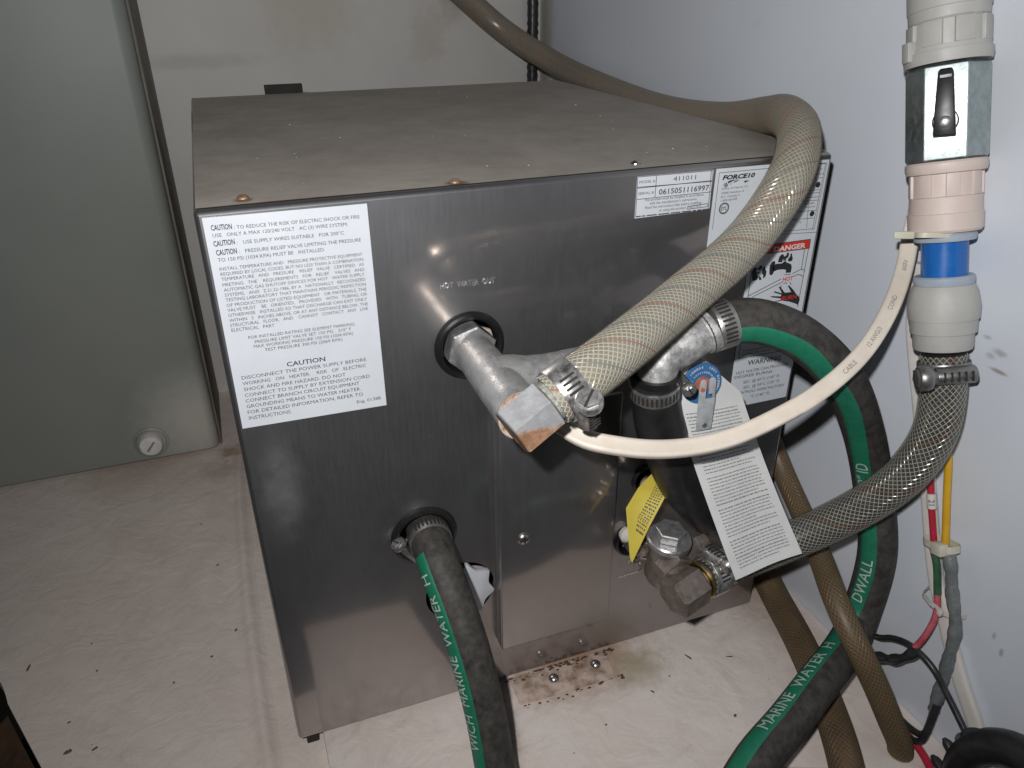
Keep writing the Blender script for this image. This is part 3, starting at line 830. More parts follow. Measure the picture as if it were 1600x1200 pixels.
def braided(name, label, pts, r, core, yarn, shell, n, tpm, w=.00035, tracers=(), s_end=None, cat='hose', rfn=None, step=.004):
    tb = Tube(pts, step)
    root = thing(name, label, cat, tuple(tb.c[-1] if tb.c[-1].z < tb.c[0].z else tb.c[0]))
    tb.skin(r * .90, 28).build('bore', core, root)
    y = MB(); cols = {}
    for k in range(n):
        for sg in (1, -1):
            h = tb.helix(r * .925 + (0.00012 if sg > 0 else 0), tpm, 2 * PI * k / n, sg, w)
            key = tracers[k] if k < len(tracers) and tracers[k] and sg > 0 else None
            tgt = cols.setdefault(key, MB()) if key else y
            tgt.add(h.v, h.f)
    y.build('braid', yarn, root, recalc=False, kind='stuff')
    for key, mbk in cols.items(): mbk.build('tracer_yarn', key, root, recalc=False)
    tb.skin(r, 32, cap=False).build('clear_skin', shell, root)
    return tb, root
def hose_clamp(label, c, ax, r, screw_dir, screw_ax, w=.0098, mt='clamp', slots=10, slot_dir=None, group=None, head='slot', hs=1.0):
    """worm-drive clamp: band with slots, housing and slotted hex screw"""
    c = V(c); ax = V(ax).normalized(); sd = V(screw_dir); sd = (sd - ax * sd.dot(ax)).normalized()
    root = thing('hose_clamp', label, 'hose clamp', tuple(c - ax * 0), group)
    rb = r + .0007; h = w / 2
    MB().lathe(c, ax, [(-h, r - .0002), (-h, rb - .0002), (-h + .0004, rb), (h - .0004, rb), (h, rb - .0002), (h, r - .0002)], 44, cap=False).build('band', mt, root)
    # slots pressed through the band
    e = ax.cross(sd); slm = MB(); sdn = V(slot_dir) if slot_dir is not None else -e
    a0 = math.atan2(sdn.dot(e), sdn.dot(sd))
    for k in range(slots):
        a = a0 + (k - (slots - 1) / 2) * .0023 / rb
        rd = sd * math.cos(a) + e * math.sin(a); tg = ax.cross(rd)
        R = Matrix((tg, ax, rd)).transposed()
        slm.box((-.00055, -h * .62, -.0004), (.00055, h * .62, .00012), R, c + rd * rb)
    if slots: slm.build('slots', 'dark', root, kind='stuff', smooth=0)
    # housing
    tg = V(screw_ax); tg = (tg - sd * tg.dot(sd)); tg = (tg - ax * tg.dot(ax)).normalized()
    hc = c + sd * (rb + .0026 * hs)
    R = Matrix((tg, ax, sd)).transposed()
    hb = MB()
    n = 12; prof = []
    L = .0062 * hs
    for k in range(n + 1):
        a = PI * k / n; prof.append((math.cos(a) * h * .92, math.sin(a) * .0042 * hs))
    pts = [R @ V((-L, p[0], p[1] - .0024 * hs)) + hc for p in prof]
    hb.prism(pts, tg * (2 * L))
    hou = hb.build('housing', mt, root, bevel=.0003)
    rib = MB()
    for k in range(5):
        x = -L * .7 + k * L * .35
        rib.box((x - .0004, -h * .5, .0014 * hs), (x + .0004, h * .5, .0021 * hs), R, hc)
    rib.build('thread_ridges', 'dark', hou, smooth=0, kind='stuff')
    so = hc + tg * L - sd * .0006
    sc = MB().lathe(so, tg, [(0, .0022 * hs), (.0016 * hs, .0022 * hs), (.0018 * hs, .0040 * hs), (.0026 * hs, .0044 * hs), (.0050 * hs, .0044 * hs), (.0058 * hs, .0039 * hs)], 24)
    scr = sc.build('screw', mt, root)
    hx = MB().lathe(so, tg, [(.0056 * hs, .0034 * hs), (.0062 * hs, .0034 * hs), (.0066 * hs, .0031 * hs)], 6); hx.build('hex_face', mt, scr, smooth=20)
    sl = MB(); R2 = Matrix((ax, tg.cross(ax), tg)).transposed(); rot = Matrix.Rotation(.5, 3, tg)
    sl.box((-.0030 * hs, -.00042 * hs, .0058 * hs), (.0030 * hs, .00042 * hs, .00685 * hs), rot @ R2, so); sl.build('screw_slot', 'dark', scr, smooth=0)
    return root

# ------------------------------------------------------------------ the setting
ZP = -.002          # top of the painted pad under the heater
ZF = -.010          # floor beside it
fb = MB()
fb.prism([(-.62, .55, ZF), (.372, .55, ZF), (.372, .36, ZF), (.05, .36, ZF), (.05, -.050, ZF), (-.02, -.040, ZF), (-.137, .018, ZF), (-.1466, .0393, ZF), (-.1777, .1057, ZF), (-.1800, .1130, ZF), (-.1845, .1249, ZF), (-.26, .26, ZF), (-.62, .50, ZF)], (0, 0, -.010))
fb.build('floor', 'floor', kind='structure', smooth=0)
# low swelling where the sheet laps up beside the heater
def ridge(u, v):
    y = -.036 + .396 * v; x = -.0185 - .004 * math.sin(v * 3) + (u - .5) * .015 + .004 * (v - .4) ** 2
    return V((x, y, ZF + .0004 + .0032 * math.cos((u - .5) * PI) ** 2 * (1 if 0 < u < 1 else 0)))
MB().grid(ridge, 10, 40).build('floor_seam', 'floor', kind='structure')
pb = MB()
ring = [(.0150, .385), (.0146, .0), (.0150, -.06), (.0140, -.0985), (.12, -.0965), (.26, -.1150), (.3672, -.160), (.3672, .385)]
top = []
pb.prism([(x, y, ZP) for x, y in ring], (0, 0, -.0085))
pb.build('pad', 'pad', kind='structure', bevel=.0012, smooth=30)
MB().prism([(-.9, -1.2, -.24), (.9, -1.2, -.24), (.9, .62, -.24), (-.9, .62, -.24)], (0, 0, -.02)).build('bilge', 'dark', kind='structure')
MB().box((.368, -.62, -.23), (.392, .60, .85)).build('wall_right', 'wall_r', kind='structure')
MB().box((-.70, .515, -.23), (.3678, .54, .85)).build('wall_back', 'wall_b', kind='structure')
# raw edge board where the floor is cut away
MB().prism([(-.1466 - .003, .0393, ZF - .0102), (-.1777 - .003, .1057, ZF - .0102), (-.205, .10, ZF - .03), (-.168, .020, ZF - .03)], (0, 0, -.012)).build(
    'edge_board', 'wood', label='dark raw wooden board under the cut floor edge, bottom left corner', cat='board')

# ------------------------------------------------------------------ plastic tank, left
tank = thing('water_tank', 'grey green plastic water tank standing left of the heater', 'tank', (-.2, .44, ZF))
tm = MB(); x0, x1, y0, y1, z0, z1 = -.60, -.0345, .385, .505, ZF + .0005, .80
def rrect(y, ins, rr=.010):
    pts = []
    for cx, cz, a0 in ((x1 - rr, z1 - rr, 0), (x0 + rr, z1 - rr, PI / 2), (x0 + rr, z0 + rr * .4, PI), (x1 - rr, z0 + rr * .4, 1.5 * PI)):
        for k in range(6):
            a = a0 + PI / 2 * k / 5
            q = rr if cz > .1 else rr * .4
            pts.append(V((cx + (rr - ins) * math.cos(a), y, cz + (q - ins * (1 if cz > .1 else .4)) * math.sin(a))))
    return pts
loops = [rrect(y1, 0), rrect(y0 + .010, 0), rrect(y0 + .006, .001), rrect(y0 + .0025, .0035), rrect(y0 + .0006, .007), rrect(y0, .0098)]
n = len(loops[0]); vs = [p for l in loops for p in l]
fs = [(j * n + k, j * n + (k + 1) % n, (j + 1) * n + (k + 1) % n, (j + 1) * n + k) for j in range(len(loops) - 1) for k in range(n)]
fs += [tuple((len(loops) - 1) * n + k for k in range(n)), tuple(range(n - 1, -1, -1))]
tm.add(vs, fs).build('shell', 'tank', tank, smooth=50)
MB().box((x1 + .0003, y0 + .011, z0), (x1 + .0022, y1 + .006, z1)).build('side_edge_strip', 'tank_side', tank, label='brown side edge of the tank')
pc = (-.0955, .385, .0125)
MB().lathe(pc, (0, -1, 0), [(-.002, .0165), (.0012, .0160), (.0022, .0145), (.001, .0135), (-.001, .0128)], 32, cap=False).build('fitting_recess', 'tank', tank)
pl = MB().lathe(pc, (0, -1, 0), [(-.002, .0108), (.008, .0105), (.0092, .0098), (.0096, .0088)], 32).build('drain_plug', 'plug', tank, label='white round slotted plug low on the tank')
sl = MB(); R = Matrix.Rotation(-.9, 3, 'Y'); sl.box((-.006, -.0004, -.0009), (.006, .0004, .0009), R, V((pc[0], pc[1] - .0097, pc[2]))); sl.build('plug_slot', 'ink_faint', pl, smooth=0)

# ------------------------------------------------------------------ the water heater
HW, HD, HH = .330, .3785, .328
H = thing('water_heater', 'square stainless steel marine water heater with dusty top in the middle', 'water heater', (HW / 2, HD / 2, ZP))
def outl(y, ins, rr=.0022, seg=4):
    pts = []
    for cx, cz, a0 in ((HW - rr, HH - rr, 0), (rr, HH - rr, PI / 2), (rr, rr, PI), (HW - rr, rr, 1.5 * PI)):
        for k in range(seg + 1):
            a = a0 + PI / 2 * k / seg; pts.append(V((cx + (rr - ins) * math.cos(a), y, cz + (rr - ins) * math.sin(a))))
    return pts
loops = [outl(HD, .0), outl(.0032, 0), outl(.0016, .0004), outl(.0005, .0012), outl(.0, .0021)]
n = len(loops[0]); vs = [p for l in loops for p in l]
fs = [(j * n + k, j * n + (k + 1) % n, (j + 1) * n + (k + 1) % n, (j + 1) * n + k) for j in range(len(loops) - 1) for k in range(n)]
fs += [tuple(range(n - 1, -1, -1))]
casing = MB().add(vs, fs).build('casing', 'steel', H, smooth=40)
H1, H2, H3, H4, H5 = (.1178, .2475), (.0872, .1342), (.1068, .0860), (.2225, .0925), (.2300, .1380)
ins = .0021
pf = panel([(ins, ins), (HW - ins, ins), (HW - ins, HH - ins), (ins, HH - ins)],
           [circle(*H1, .0150), circle(*H2, .0152), circle(*H3, .0215), circle(*H4, .0112), circle(*H5, .0095)], 0.0, .0009)
front = pf.build('front_panel', 'steel', H, smooth=30, label='dark mirror like stainless front panel')
MB().box((.004, .030, .004), (HW - .004, .034, HH - .006)).build('insulation', 'foam', H, smooth=0)
def lidf(u, v):
    x = .0012 + (HW - .0024) * u; y = .0042 + (HD - .0045) * v
    return V((x, y, HH + .0004 + .0008 * math.sin(PI * u) * math.sin(PI * v)))
MB().grid(lidf, 24, 24).build('lid', 'lid', H, label='brown dusty top panel')
for (x, y, big) in ((.0209, .0150, 0), (.1163, .0095, 1), (.2149, .0142, 0)):
    s_ = MB().lathe((x, y, HH + .0002), (0, 0, 1), [(0, .0028), (.0008, .0026), (.0016, .0016), (.0018, .0004)], 16).build('lid_screw', 'screw_rust' if big or x < .1 else 'screw', H)
for (hx, hz), ro, ri in ((H1, .0188, .0143), (H2, .0194, .0146), (H4, .0128, .0096), (H5, .0112, .0084)):
    grommet(front, hx, hz, ro, ri)
# embossed lettering
em = MB(); face_text(em, HOT_OUT_TEXT[0], -.0008, .0)
k0 = len(em.v); em.add([V(p) + V((0, .0009, 0)) for p in em.v[:k0]], [])
from collections import Counter
ec_ = Counter()
for f in em.f:
    for i in range(len(f)): ec_[frozenset((f[i], f[(i + 1) % len(f)]))] += 1
for e, k in ec_.items():
    if k == 1:
        i, j = tuple(e); em.f.append((i, j, j + k0, i + k0))
g = em.build('embossed_lettering', 'clamp', front, smooth=0)
st = MB(); face_text(st, STAMP_TEXT[0], -.0004); st.build('stamped_lettering', 'ink_white', front, smooth=0)
# wiring cover, a shallow box
cv = MB().box((.1293, -.0095, .0372), (.2040, -.0002, .2085)).build('wiring_cover', 'steel_cover', H, bevel=.0011, bseg=3)
sx, sz = .1440, .1225
s_ = MB().lathe((sx, -.0095, sz), (0, -1, 0), [(0, .0042), (.0009, .0040), (.0020, .0028), (.0024, .0010)], 22).build('cover_screw', 'screw', cv)
MB().box((sx - .0022, -.0122, sz - .0004), (sx + .0022, -.0114, sz + .0004)).box((sx - .0004, -.01221, sz - .0022), (sx + .0004, -.01141, sz + .0022)).build('cross_slot', 'dark', s_, smooth=0)
# corner foot, mounting tab
MB().box((.0045, .004, -.0096), (.0120, .030, .0005)).build('foot', 'dark', H, bevel=.0006)
br = MB().prism([(.1375, -.0005, ZP + .0003), (.2085, -.0005, ZP + .0003), (.2045, -.0245, ZP + .0003), (.1365, -.0225, ZP + .0003)], (0, 0, .0011)).build('mounting_tab', 'bracket', H, bevel=.0004, label='rust streaked mounting tab screwed down to the pad')
for x, y in ((.1652, -.0112), (.1965, -.0104)):
    MB().lathe((x, y, ZP + .0013), (0, 0, 1), [(0, .0037), (.0008, .0036), (.0019, .0028), (.0027, .0014), (.0029, .0003)], 22).build('tab_screw', 'screw', br)
rl = MB()
for k in range(85):
    x = .135 + .078 * random.random(); y = -.0005 - abs(random.gauss(0, .0022)) - (.0225 if random.random() < .3 else 0); r = random.uniform(.0005, .0018)
    rl.add([V((x + r * math.cos(a) * random.uniform(.6, 1.3), y + r * .6 * math.sin(a) * random.uniform(.6, 1.3) - .0004, ZP + (.0016 if y > -.02 else .0003) + r * .25 * (j))) for j in (0, 1) for a in [2 * PI * q / 6 for q in range(6)]],
           [(0, 1, 7, 6), (1, 2, 8, 7), (2, 3, 9, 8), (3, 4, 10, 9), (4, 5, 11, 10), (5, 0, 6, 11), (6, 7, 8, 9, 10, 11)])
rl.build('rust_flakes', 'rust', br, kind='stuff')
# drain knob behind the front, seven-lobed
kn = MB(); pts = []
for k in range(84):
    a = 2 * PI * k / 84; r = .0210 - .0038 * abs(math.sin(4 * a + .75))
    pts.append(V((.1078 + r * math.cos(a), -.0016, .0850 + r * math.sin(a))))
kn.prism(pts, (0, .004, 0)).build('drain_knob', 'knob', H, bevel=.0005, smooth=30, label='pale plastic lobed drain knob behind the striped hose')

# --- stickers on the front
def sticker(name, pts, label, y=-.0003):
    return MB().prism([(a, -.0001, b) for a, b in pts], (0, y + .0001, 0)).build(name, 'paper', front, smooth=0, label=label)
YP = -.00045
lab = sticker('caution_label', [(.0031, .3252), (.0723, .3248), (.0727, .2219), (.0029, .2230)], 'large white caution label on the top left of the front')
a, b, c = MB(), MB(), MB()
for row in CAUTION_TEXT:
    k = row[6] if len(row) > 6 else ''
    if k == 'b': face_text(b, row, YP, .018)
    elif k == 'g': face_text(c, row, YP, .014)
    else: face_text(a, row, YP)
a.build('print', 'ink', lab, smooth=0); b.build('bold_print', 'ink_dark', lab, smooth=0); c.build('green_print', 'ink_green', lab, smooth=0)
lab = sticker('model_label', [(.2082, .3254), (.2530, .3251), (.2530, .3045), (.2083, .3041)], 'small white model and serial number label')
a = MB()
for row in MODEL_TEXT: face_text(a, row, YP, .014 if len(row) > 6 and row[0][0] == '0' else .0)
for p, q in MODEL_RULES: face_line(a, p, q, .00016, YP)
p, q = [V((x, 0, z)) for x, z in MODEL_DASH]
t = 0.0
while t < 1:
    e = min(1, t + random.uniform(.02, .16)); u, v = p.lerp(q, t), p.lerp(q, e); face_line(a, (u.x, u.z), (v.x, v.z), .0003, YP); t = e + random.uniform(.008, .02)
a.build('print', 'ink', lab, smooth=0)
lab = sticker('rating_label', [(.2545, .3254), (.3272, .3248), (.3270, .1767), (.2832, .1767), (.2832, .2768), (.2541, .2770)], 'tall white rating and danger label along the right edge')
a, b = MB(), MB()
for row in RATING_TEXT:
    if len(row) > 6 and row[6] == 'f': face_text(b, row, YP, .045, .28)
    else: face_text(a, row, YP)
for p, q in RATING_RULES: face_line(a, p, q, .00014, YP)
a.build('print', 'ink', lab, smooth=0)
for pl_ in SWOOSH: b.sheet([V((x, YP, z)) for x, z in pl_])
b.build('brand_logo', 'ink_dark', lab, smooth=0)
for (x, z) in RATING_DOTS: MB().sheet([V((u, YP, v)) for u, v in circle(x, z, .0016, 20)]).build('rating_dot', 'ink_dark', lab, smooth=0)
b = MB()
def arcband(mb, cx, cz, r0, r1, a0, a1, y=YP, n=24):
    mb.grid(lambda u, v: V((cx + (r0 + (r1 - r0) * v) * math.cos(a0 + (a1 - a0) * u), y, cz + (r0 + (r1 - r0) * v) * math.sin(a0 + (a1 - a0) * u))), n, 1)
ex, ez = LISTING_MARK
arcband(b, ex, ez, .0026, .00315, 0, 2 * PI); arcband(b, ex, ez, .0022, .0024, 0, 2 * PI)
face_text(b, ('ETL', ex - .0017, ez - .0009, ex + .0017, ez - .0009, .0018), YP, .02)
b.build('listing_mark', 'ink_dark', lab, smooth=0)
r_, w_, d_ = MB(), MB(), MB()
r_.sheet([V((x, YP, z)) for x, z in BANNER])
face_text(w_, DANGER_TEXT[0], YP - .00012, .03); w_.sheet([V((x, YP - .00012, z)) for x, z in TRIANGLE])
for nm, sel in (('tap_handle_picture', PICTOGRAM[0:5]), ('tap_picture', PICTOGRAM[5:11]), ('hand_picture', PICTOGRAM[11:])):
    k_ = MB()
    for pl_ in sel: k_.sheet([V((x, YP, z)) for x, z in pl_])
    k_.build(nm, 'ink_dark', lab, smooth=0)
k_ = MB()
for p, q in PICTOGRAM_RULES: face_line(k_, p, q, .00020, YP)
for i in range(4): face_line(k_, BANNER[i], BANNER[(i + 1) % 4], .0002, YP - .00006)
for k, row in enumerate(WARNING_TEXT): face_text(d_, row, YP, .012 if row[0] == 'WARNING' else .0)
for row in HOT_TEXT: face_text(r_, row, YP - .0002, .02)
r_.build('red_print', 'ink_red', lab, smooth=0); w_.build('white_print', 'ink_white', lab, smooth=0); d_.build('warning_print', 'ink_green', lab, smooth=0); k_.build('picture_frame', 'ink_green', lab, smooth=0)
k_ = MB()
for p, q in WARNING_RULES: face_line(k_, p, q, .00020, YP)
k_.build('notice_frame', 'ink_green', lab, smooth=0)

# ------------------------------------------------------------------ hot water pipework
x1_, z1_ = .1172, .2475
tee = thing('pipe_tee', 'grey galvanised pipe tee coming out of the upper hole', 'pipe fitting', (x1_, -.04, z1_ - .01))
hexring((x1_, 0, z1_), (0, -1, 0), .0132, -.004, .0075, (1, 0, .3), .0010).build('hex_collar', 'nickel', tee, smooth=20)
t_ = MB(); t_.lathe((x1_, .02, z1_), (0, -1, 0), [(0, .0098), (.03, .0100), (.060, .0106), (.085, .0108), (.0955, .0110), (.0962, .0105)], 36)
t_.build('pipe', 'zinc', tee, smooth=40)
MB().lathe((x1_, -.0752, z1_), (0, -1, 0), [(0, .0112), (.0020, .0112), (.0024, .0106), (.0018, .0090), (-.002, .0084)], 36, cap=False).build('rim', 'pipe_end', tee, label='rusty rim of the pipe')
# side branch, flaring where it leaves the pipe
b_ = MB(); b_.lathe((x1_, -.0430, z1_ + .0002), (1, 0, .02), [(0, .0125), (.010, .0112), (.016, .0096), (.024, .0088), (.0325, .0087), (.0326, .0080), (.0336, .0080), (.0337, .0089), (.060, .0090), (.0845, .0096)], 36)
b_.build('branch', 'zinc', tee, smooth=40)
el = Tube([(.1900, -.0440, .2490), (.1985, -.0475, .2492), (.2080, -.0505, .2520), (.2180, -.0510, .2570), (.2245, -.0505, .2592)], .002)
cas = thing('outlet_casting', 'mottled grey cast elbow joining the two black hoses', 'pipe fitting', (.203, -.05, .235))
el.skin(.0104, 28, rfn=lambda s: 1.0 - .10 * (s / .04)).build('arm', 'cast', cas)
e2 = Tube([(.2035, -.0495, .2545), (.1995, -.0515, .2490), (.1968, -.0522, .2430), (.1963, -.0522, .2370)], .002)
e2.skin(.0100, 28).build('arm', 'cast', cas)
d1 = (el.c[-1] - el.c[-4]).normalized()
MB().lathe(el.c[-1], d1, [(-.004, .0104), (-.001, .0116), (.0006, .0118), (.0012, .0105)], 30).build('collar', 'cast', cas)
# elbow and hose barb on the front of the tee
eb = thing('hose_elbow', 'tarnished hex hose elbow screwed into the end of the upper pipe', 'pipe fitting', (.117, -.09, .24))
ec = V((.1152, -.0880, .2522)); HA_DIR = V((.865, .115, .49)).normalized()
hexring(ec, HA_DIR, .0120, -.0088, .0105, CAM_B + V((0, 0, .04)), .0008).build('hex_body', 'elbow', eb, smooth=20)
MB().lathe((x1_, -.074, z1_), (0, -1, 0), [(0, .0086), (.014, .0086)], 24).build('nipple', 'brass_rust', eb)
MB().lathe(ec, HA_DIR, [(.011, .0092), (.015, .0092), (.0152, .0085), (.03, .0085)], 24).build('barb', 'gunk', eb)

# ------------------------------------------------------------------ braided hose A, from the elbow over the top corner to the back
pa = ec + HA_DIR * .0130
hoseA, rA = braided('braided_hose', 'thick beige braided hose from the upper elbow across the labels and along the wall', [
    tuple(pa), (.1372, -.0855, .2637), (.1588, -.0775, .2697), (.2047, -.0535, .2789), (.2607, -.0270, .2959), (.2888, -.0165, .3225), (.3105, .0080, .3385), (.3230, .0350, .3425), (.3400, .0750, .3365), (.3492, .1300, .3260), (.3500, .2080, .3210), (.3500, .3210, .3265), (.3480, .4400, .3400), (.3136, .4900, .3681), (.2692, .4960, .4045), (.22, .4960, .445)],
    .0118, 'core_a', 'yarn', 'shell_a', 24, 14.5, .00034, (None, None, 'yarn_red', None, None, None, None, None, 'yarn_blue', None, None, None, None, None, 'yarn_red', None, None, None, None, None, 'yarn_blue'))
c0, t0, _, _ = hoseA.at(.0075)
rdn = (CAM_R * .69 - CAM_U * .72)
hose_clamp('bright steel clamp holding the thick beige hose on the upper elbow', c0, t0, .0120, tuple(CAM_B * .42 + rdn * .90), tuple(CAM_B - rdn * .3), .0112, 'clamp', 4, tuple(CAM_B * .95 - rdn * .1), hs=1.30)

# ------------------------------------------------------------------ striped hoses
CAMV = lambda p: (CAM_P - V(p)).normalized()
RS = .0113
hs = Tube([(.0905, .030, .1300), (.0893, .004, .1350), (.0888, -.012, .1352), (.0900, -.026, .1268), (.0930, -.038, .1125), (.0965, -.052, .0900), (.0998, -.066, .0560), (.1008, -.0775, .0262), (.1004, -.094, .0118), (.0998, -.1080, -.002), (.0992, -.1150, -.030), (.099, -.118, -.09)])
lh = thing('striped_hose', 'black rubber hose with a green stripe hanging from the lower hole', 'hose', (.1, -.15, ZP))
hs.skin(RS, 32).build('rubber', 'rubber', lh)
s1 = hs.near((.0965, -.052, .0900)); p1 = hs.at(s1)[0]
th = hs.theta(s1, -CAM_R * .74 + CAMV(p1) * .67)
hs.strip(RS, th, .52, hs.near((.0892, -.016, .1345)), hs.len, .02).build('green_stripe', 'green', lh, recalc=True)
tt = tube_text(hs, 'WICH  MARINE  WATER  H', hs.near((.0892, -.016, .1345)) + .1085, th, RS, .0060, -1, .0, .0007)
tt.build('lettering', 'stripe_print', lh, smooth=0, recalc=False)
c0, t0, _, _ = hs.at(.036)
hose_clamp('dull clamp holding the striped hose at the lower hole', c0, t0, RS + .0002, (-.80, -.30, -.55), (-.5, .2, 1), .0092, 'clamp_grey', 12, (.3, -.5, .8))

lp = Tube([(.2225, -.0503, .2585), (.2330, -.0508, .2620), (.2476, -.0545, .2630), (.2690, -.0610, .2550), (.2970, -.0660, .2315), (.3310, -.0600, .1860), (.3500, -.0615, .1400), (.3535, -.0730, .0980), (.3440, -.0800, .0520), (.3180, -.0960, .0520), (.2910, -.1090, .0530), (.2560, -.1250, .0510), (.2180, -.1420, .0500), (.175, -.168, .03), (.165, -.185, -.03)])
ll = thing('striped_hose', 'black rubber hose with a green stripe looping down along the right wall', 'hose', (.3, -.1, ZP))
lp.skin(RS, 32).build('rubber', 'rubber', ll)
s1 = lp.near((.3480, -.0625, .1430)); p1 = lp.at(s1)[0]
keys = []
for kp, dr in (((.2400, -.0520, .2630), -CAM_U * .70 + CAM_B * .72), ((.2690, -.0610, .2550), -CAM_U * .72 + CAM_B * .70), ((.2970, -.0660, .2315), -CAM_U * .50 - CAM_R * .50 + CAM_B * .70), ((.3500, -.0615, .1400), -CAM_R * .74 + CAM_B * .67),
               ((.3535, -.0730, .0980), -CAM_R * .78 + CAM_B * .62), ((.3440, -.0800, .0520), -CAM_R * .80 + CAM_U * .15 + CAM_B * .58), ((.2910, -.1090, .0530), -CAM_R * .72 + CAM_U * .52 + CAM_B * .46), ((.2180, -.1420, .0500), -CAM_R * .62 + CAM_U * .66 + CAM_B * .42)):
    s_ = lp.near(kp); a_ = lp.theta(s_, dr)
    if keys: a_ = keys[-1][1] + (a_ - keys[-1][1] + PI) % (2 * PI) - PI
    keys.append((s_, a_))
def thl(s):
    if s <= keys[0][0]: return keys[0][1]
    for (sa, ta), (sb_, tb_) in zip(keys, keys[1:]):
        if s <= sb_:
            f = (s - sa) / (sb_ - sa); f = f * f * (3 - 2 * f); return ta + (tb_ - ta) * f
    return keys[-1][1]
lp.strip(RS, thl, .52, .008, lp.len, .015).build('green_stripe', 'green', ll)
for txt, p, cap in (('5/8" ID', (.3485, -.0640, .1440), .0068), ('DWALL', (.3500, -.0770, .0680), .0068), ('MARINE  WATER  H', (.2330, -.1350, .0505), .0068)):
    q = tube_text(lp, txt, lp.near(p), thl, RS, cap, -1, .0, .0006); q.build('lettering', 'stripe_print', ll, smooth=0, recalc=False)
c0, t0, _, _ = lp.at(.010)
hose_clamp('dull slotted clamp where the green striped loop meets the casting', c0, t0, RS + .0002, (.3, .9, .2), (.2, .1, 1), .0098, 'clamp_dull', 11, tuple(CAMV(c0) + V((0, 0, .1))))

# black hose going down from the casting
bh = Tube([(.1963, -.0522, .2420), (.1968, -.0516, .2340), (.2035, -.0470, .2128), (.2150, -.0410, .1883), (.2320, -.0330, .1567), (.2560, -.0270, .1254), (.288, -.022, .095), (.315, -.018, .075)])
bo = thing('rubber_hose', 'smooth plain black hose bending down behind the white tag', 'hose', (.25, -.03, .075))
bh.skin(.0118, 30, rfn=lambda s: 1.0 + .12 * min(1, max(0, (s - .012) / .03))).build('rubber', 'rubber_dark', bo)
MB().lathe(bh.c[0], bh.t[0], [(-.0005, .0100), (-.0005, .0124), (.0030, .0124)], 30, cap=False).build('black_collar', 'grommet', bo)
c0, t0, _, _ = bh.at(.0085)
hose_clamp('thin slotted clamp on the plain black hose under the casting', c0, t0, .0119, (.93, -.05, .0), (.2, -.9, .1), .0078, 'clamp_dull', 14, tuple(CAMV(c0) + CAM_R * -.15), hs=.85)

# ------------------------------------------------------------------ relief valve
rx, rz = .2290, .2266
rv = thing('relief_valve', 'pressure relief valve with a blue disc and a silver test lever', 'valve', (rx, -.02, rz - .011))
MB().lathe((rx, .004, rz), (0, -1, 0), [(0, .0095), (.012, .0095), (.020, .0112), (.046, .0110), (.0475, .0100)], 32).build('body', 'cast', rv)
dd = V((-.06, -1, .10)).normalized(); dc = V((rx, -.0445, rz))
disc = MB().lathe(dc, dd, [(0, .0112), (.0010, .0114), (.0016, .0110)], 40).build('disc', 'blue_disc', rv, label='blue printed disc')
e1, e2, _ = frame(dd, (0, 0, 1))
MB().lathe(dc, dd, [(.0016, .0042), (.0022, .0040)], 24).build('centre', 'orange', disc)
pr = MB()
for rr, n_, cap, a0, a1 in ((.0094, 30, .0013, -.9, 3.9), (.0066, 22, .0009, -.6, 3.6)):
    for k in range(n_):
        if random.random() < .22: continue
        a = a0 + (a1 - a0) * k / n_; w = random.uniform(.3, .9) * .5 * (a1 - a0) / n_ * rr
        rd = e1 * math.sin(a) + e2 * math.cos(a); tg = e1 * math.cos(a) - e2 * math.sin(a); o = dc + dd * .00185 + rd * rr
        pr.sheet([o - tg * w - rd * cap * .5, o + tg * w - rd * cap * .5, o + tg * w + rd * cap * .5, o - tg * w + rd * cap * .5])
pr.build('ring_print', 'ring_plastic', disc, smooth=0, recalc=False)
# lever: two ears then one tongue
lv = MB(); lo = dc + dd * .0052 + V((.0008, 0, .002)); lx = V((1, -.12, .05)).normalized(); lz = V((-.02, -.12, -1)).normalized(); ln = lx.cross(lz).normalized()
if ln.y > 0: ln = -ln
def lev(pts, t=.0011): return [lo + lx * a + lz * b for a, b in pts], ln * t
o_, h_ = lev([(-.0048, .0), (-.0040, -.0020), (-.0026, -.0026), (-.0012, -.0020), (-.0008, .0005), (-.0012, .0082), (.0044, .0084), (.0032, .026), (-.0052, .026)]); lv.prism(o_, h_)
o_, h_ = lev([(.0004, -.0016), (.0018, -.0030), (.0036, -.0026), (.0044, -.0008), (.0042, .0082), (.0028, .0086), (.0026, .0060), (.0006, .0062)]); lv.prism(o_, h_)
lever = lv.build('lever', 'lever_zinc', rv, bevel=.0003, smooth=30)
MB().lathe(lo + lx * -.0030 + lz * .0030 + ln * .0011, ln, [(0, .0013), (.0004, .0012)], 14).build('pivot_pin', 'orange', lever)
MB().lathe(lo + lx * -.0008 + lz * .0232 + ln * .0011, ln, [(0, .0014), (.0003, .0013)], 14).build('lever_hole', 'clamp_dull', lever)

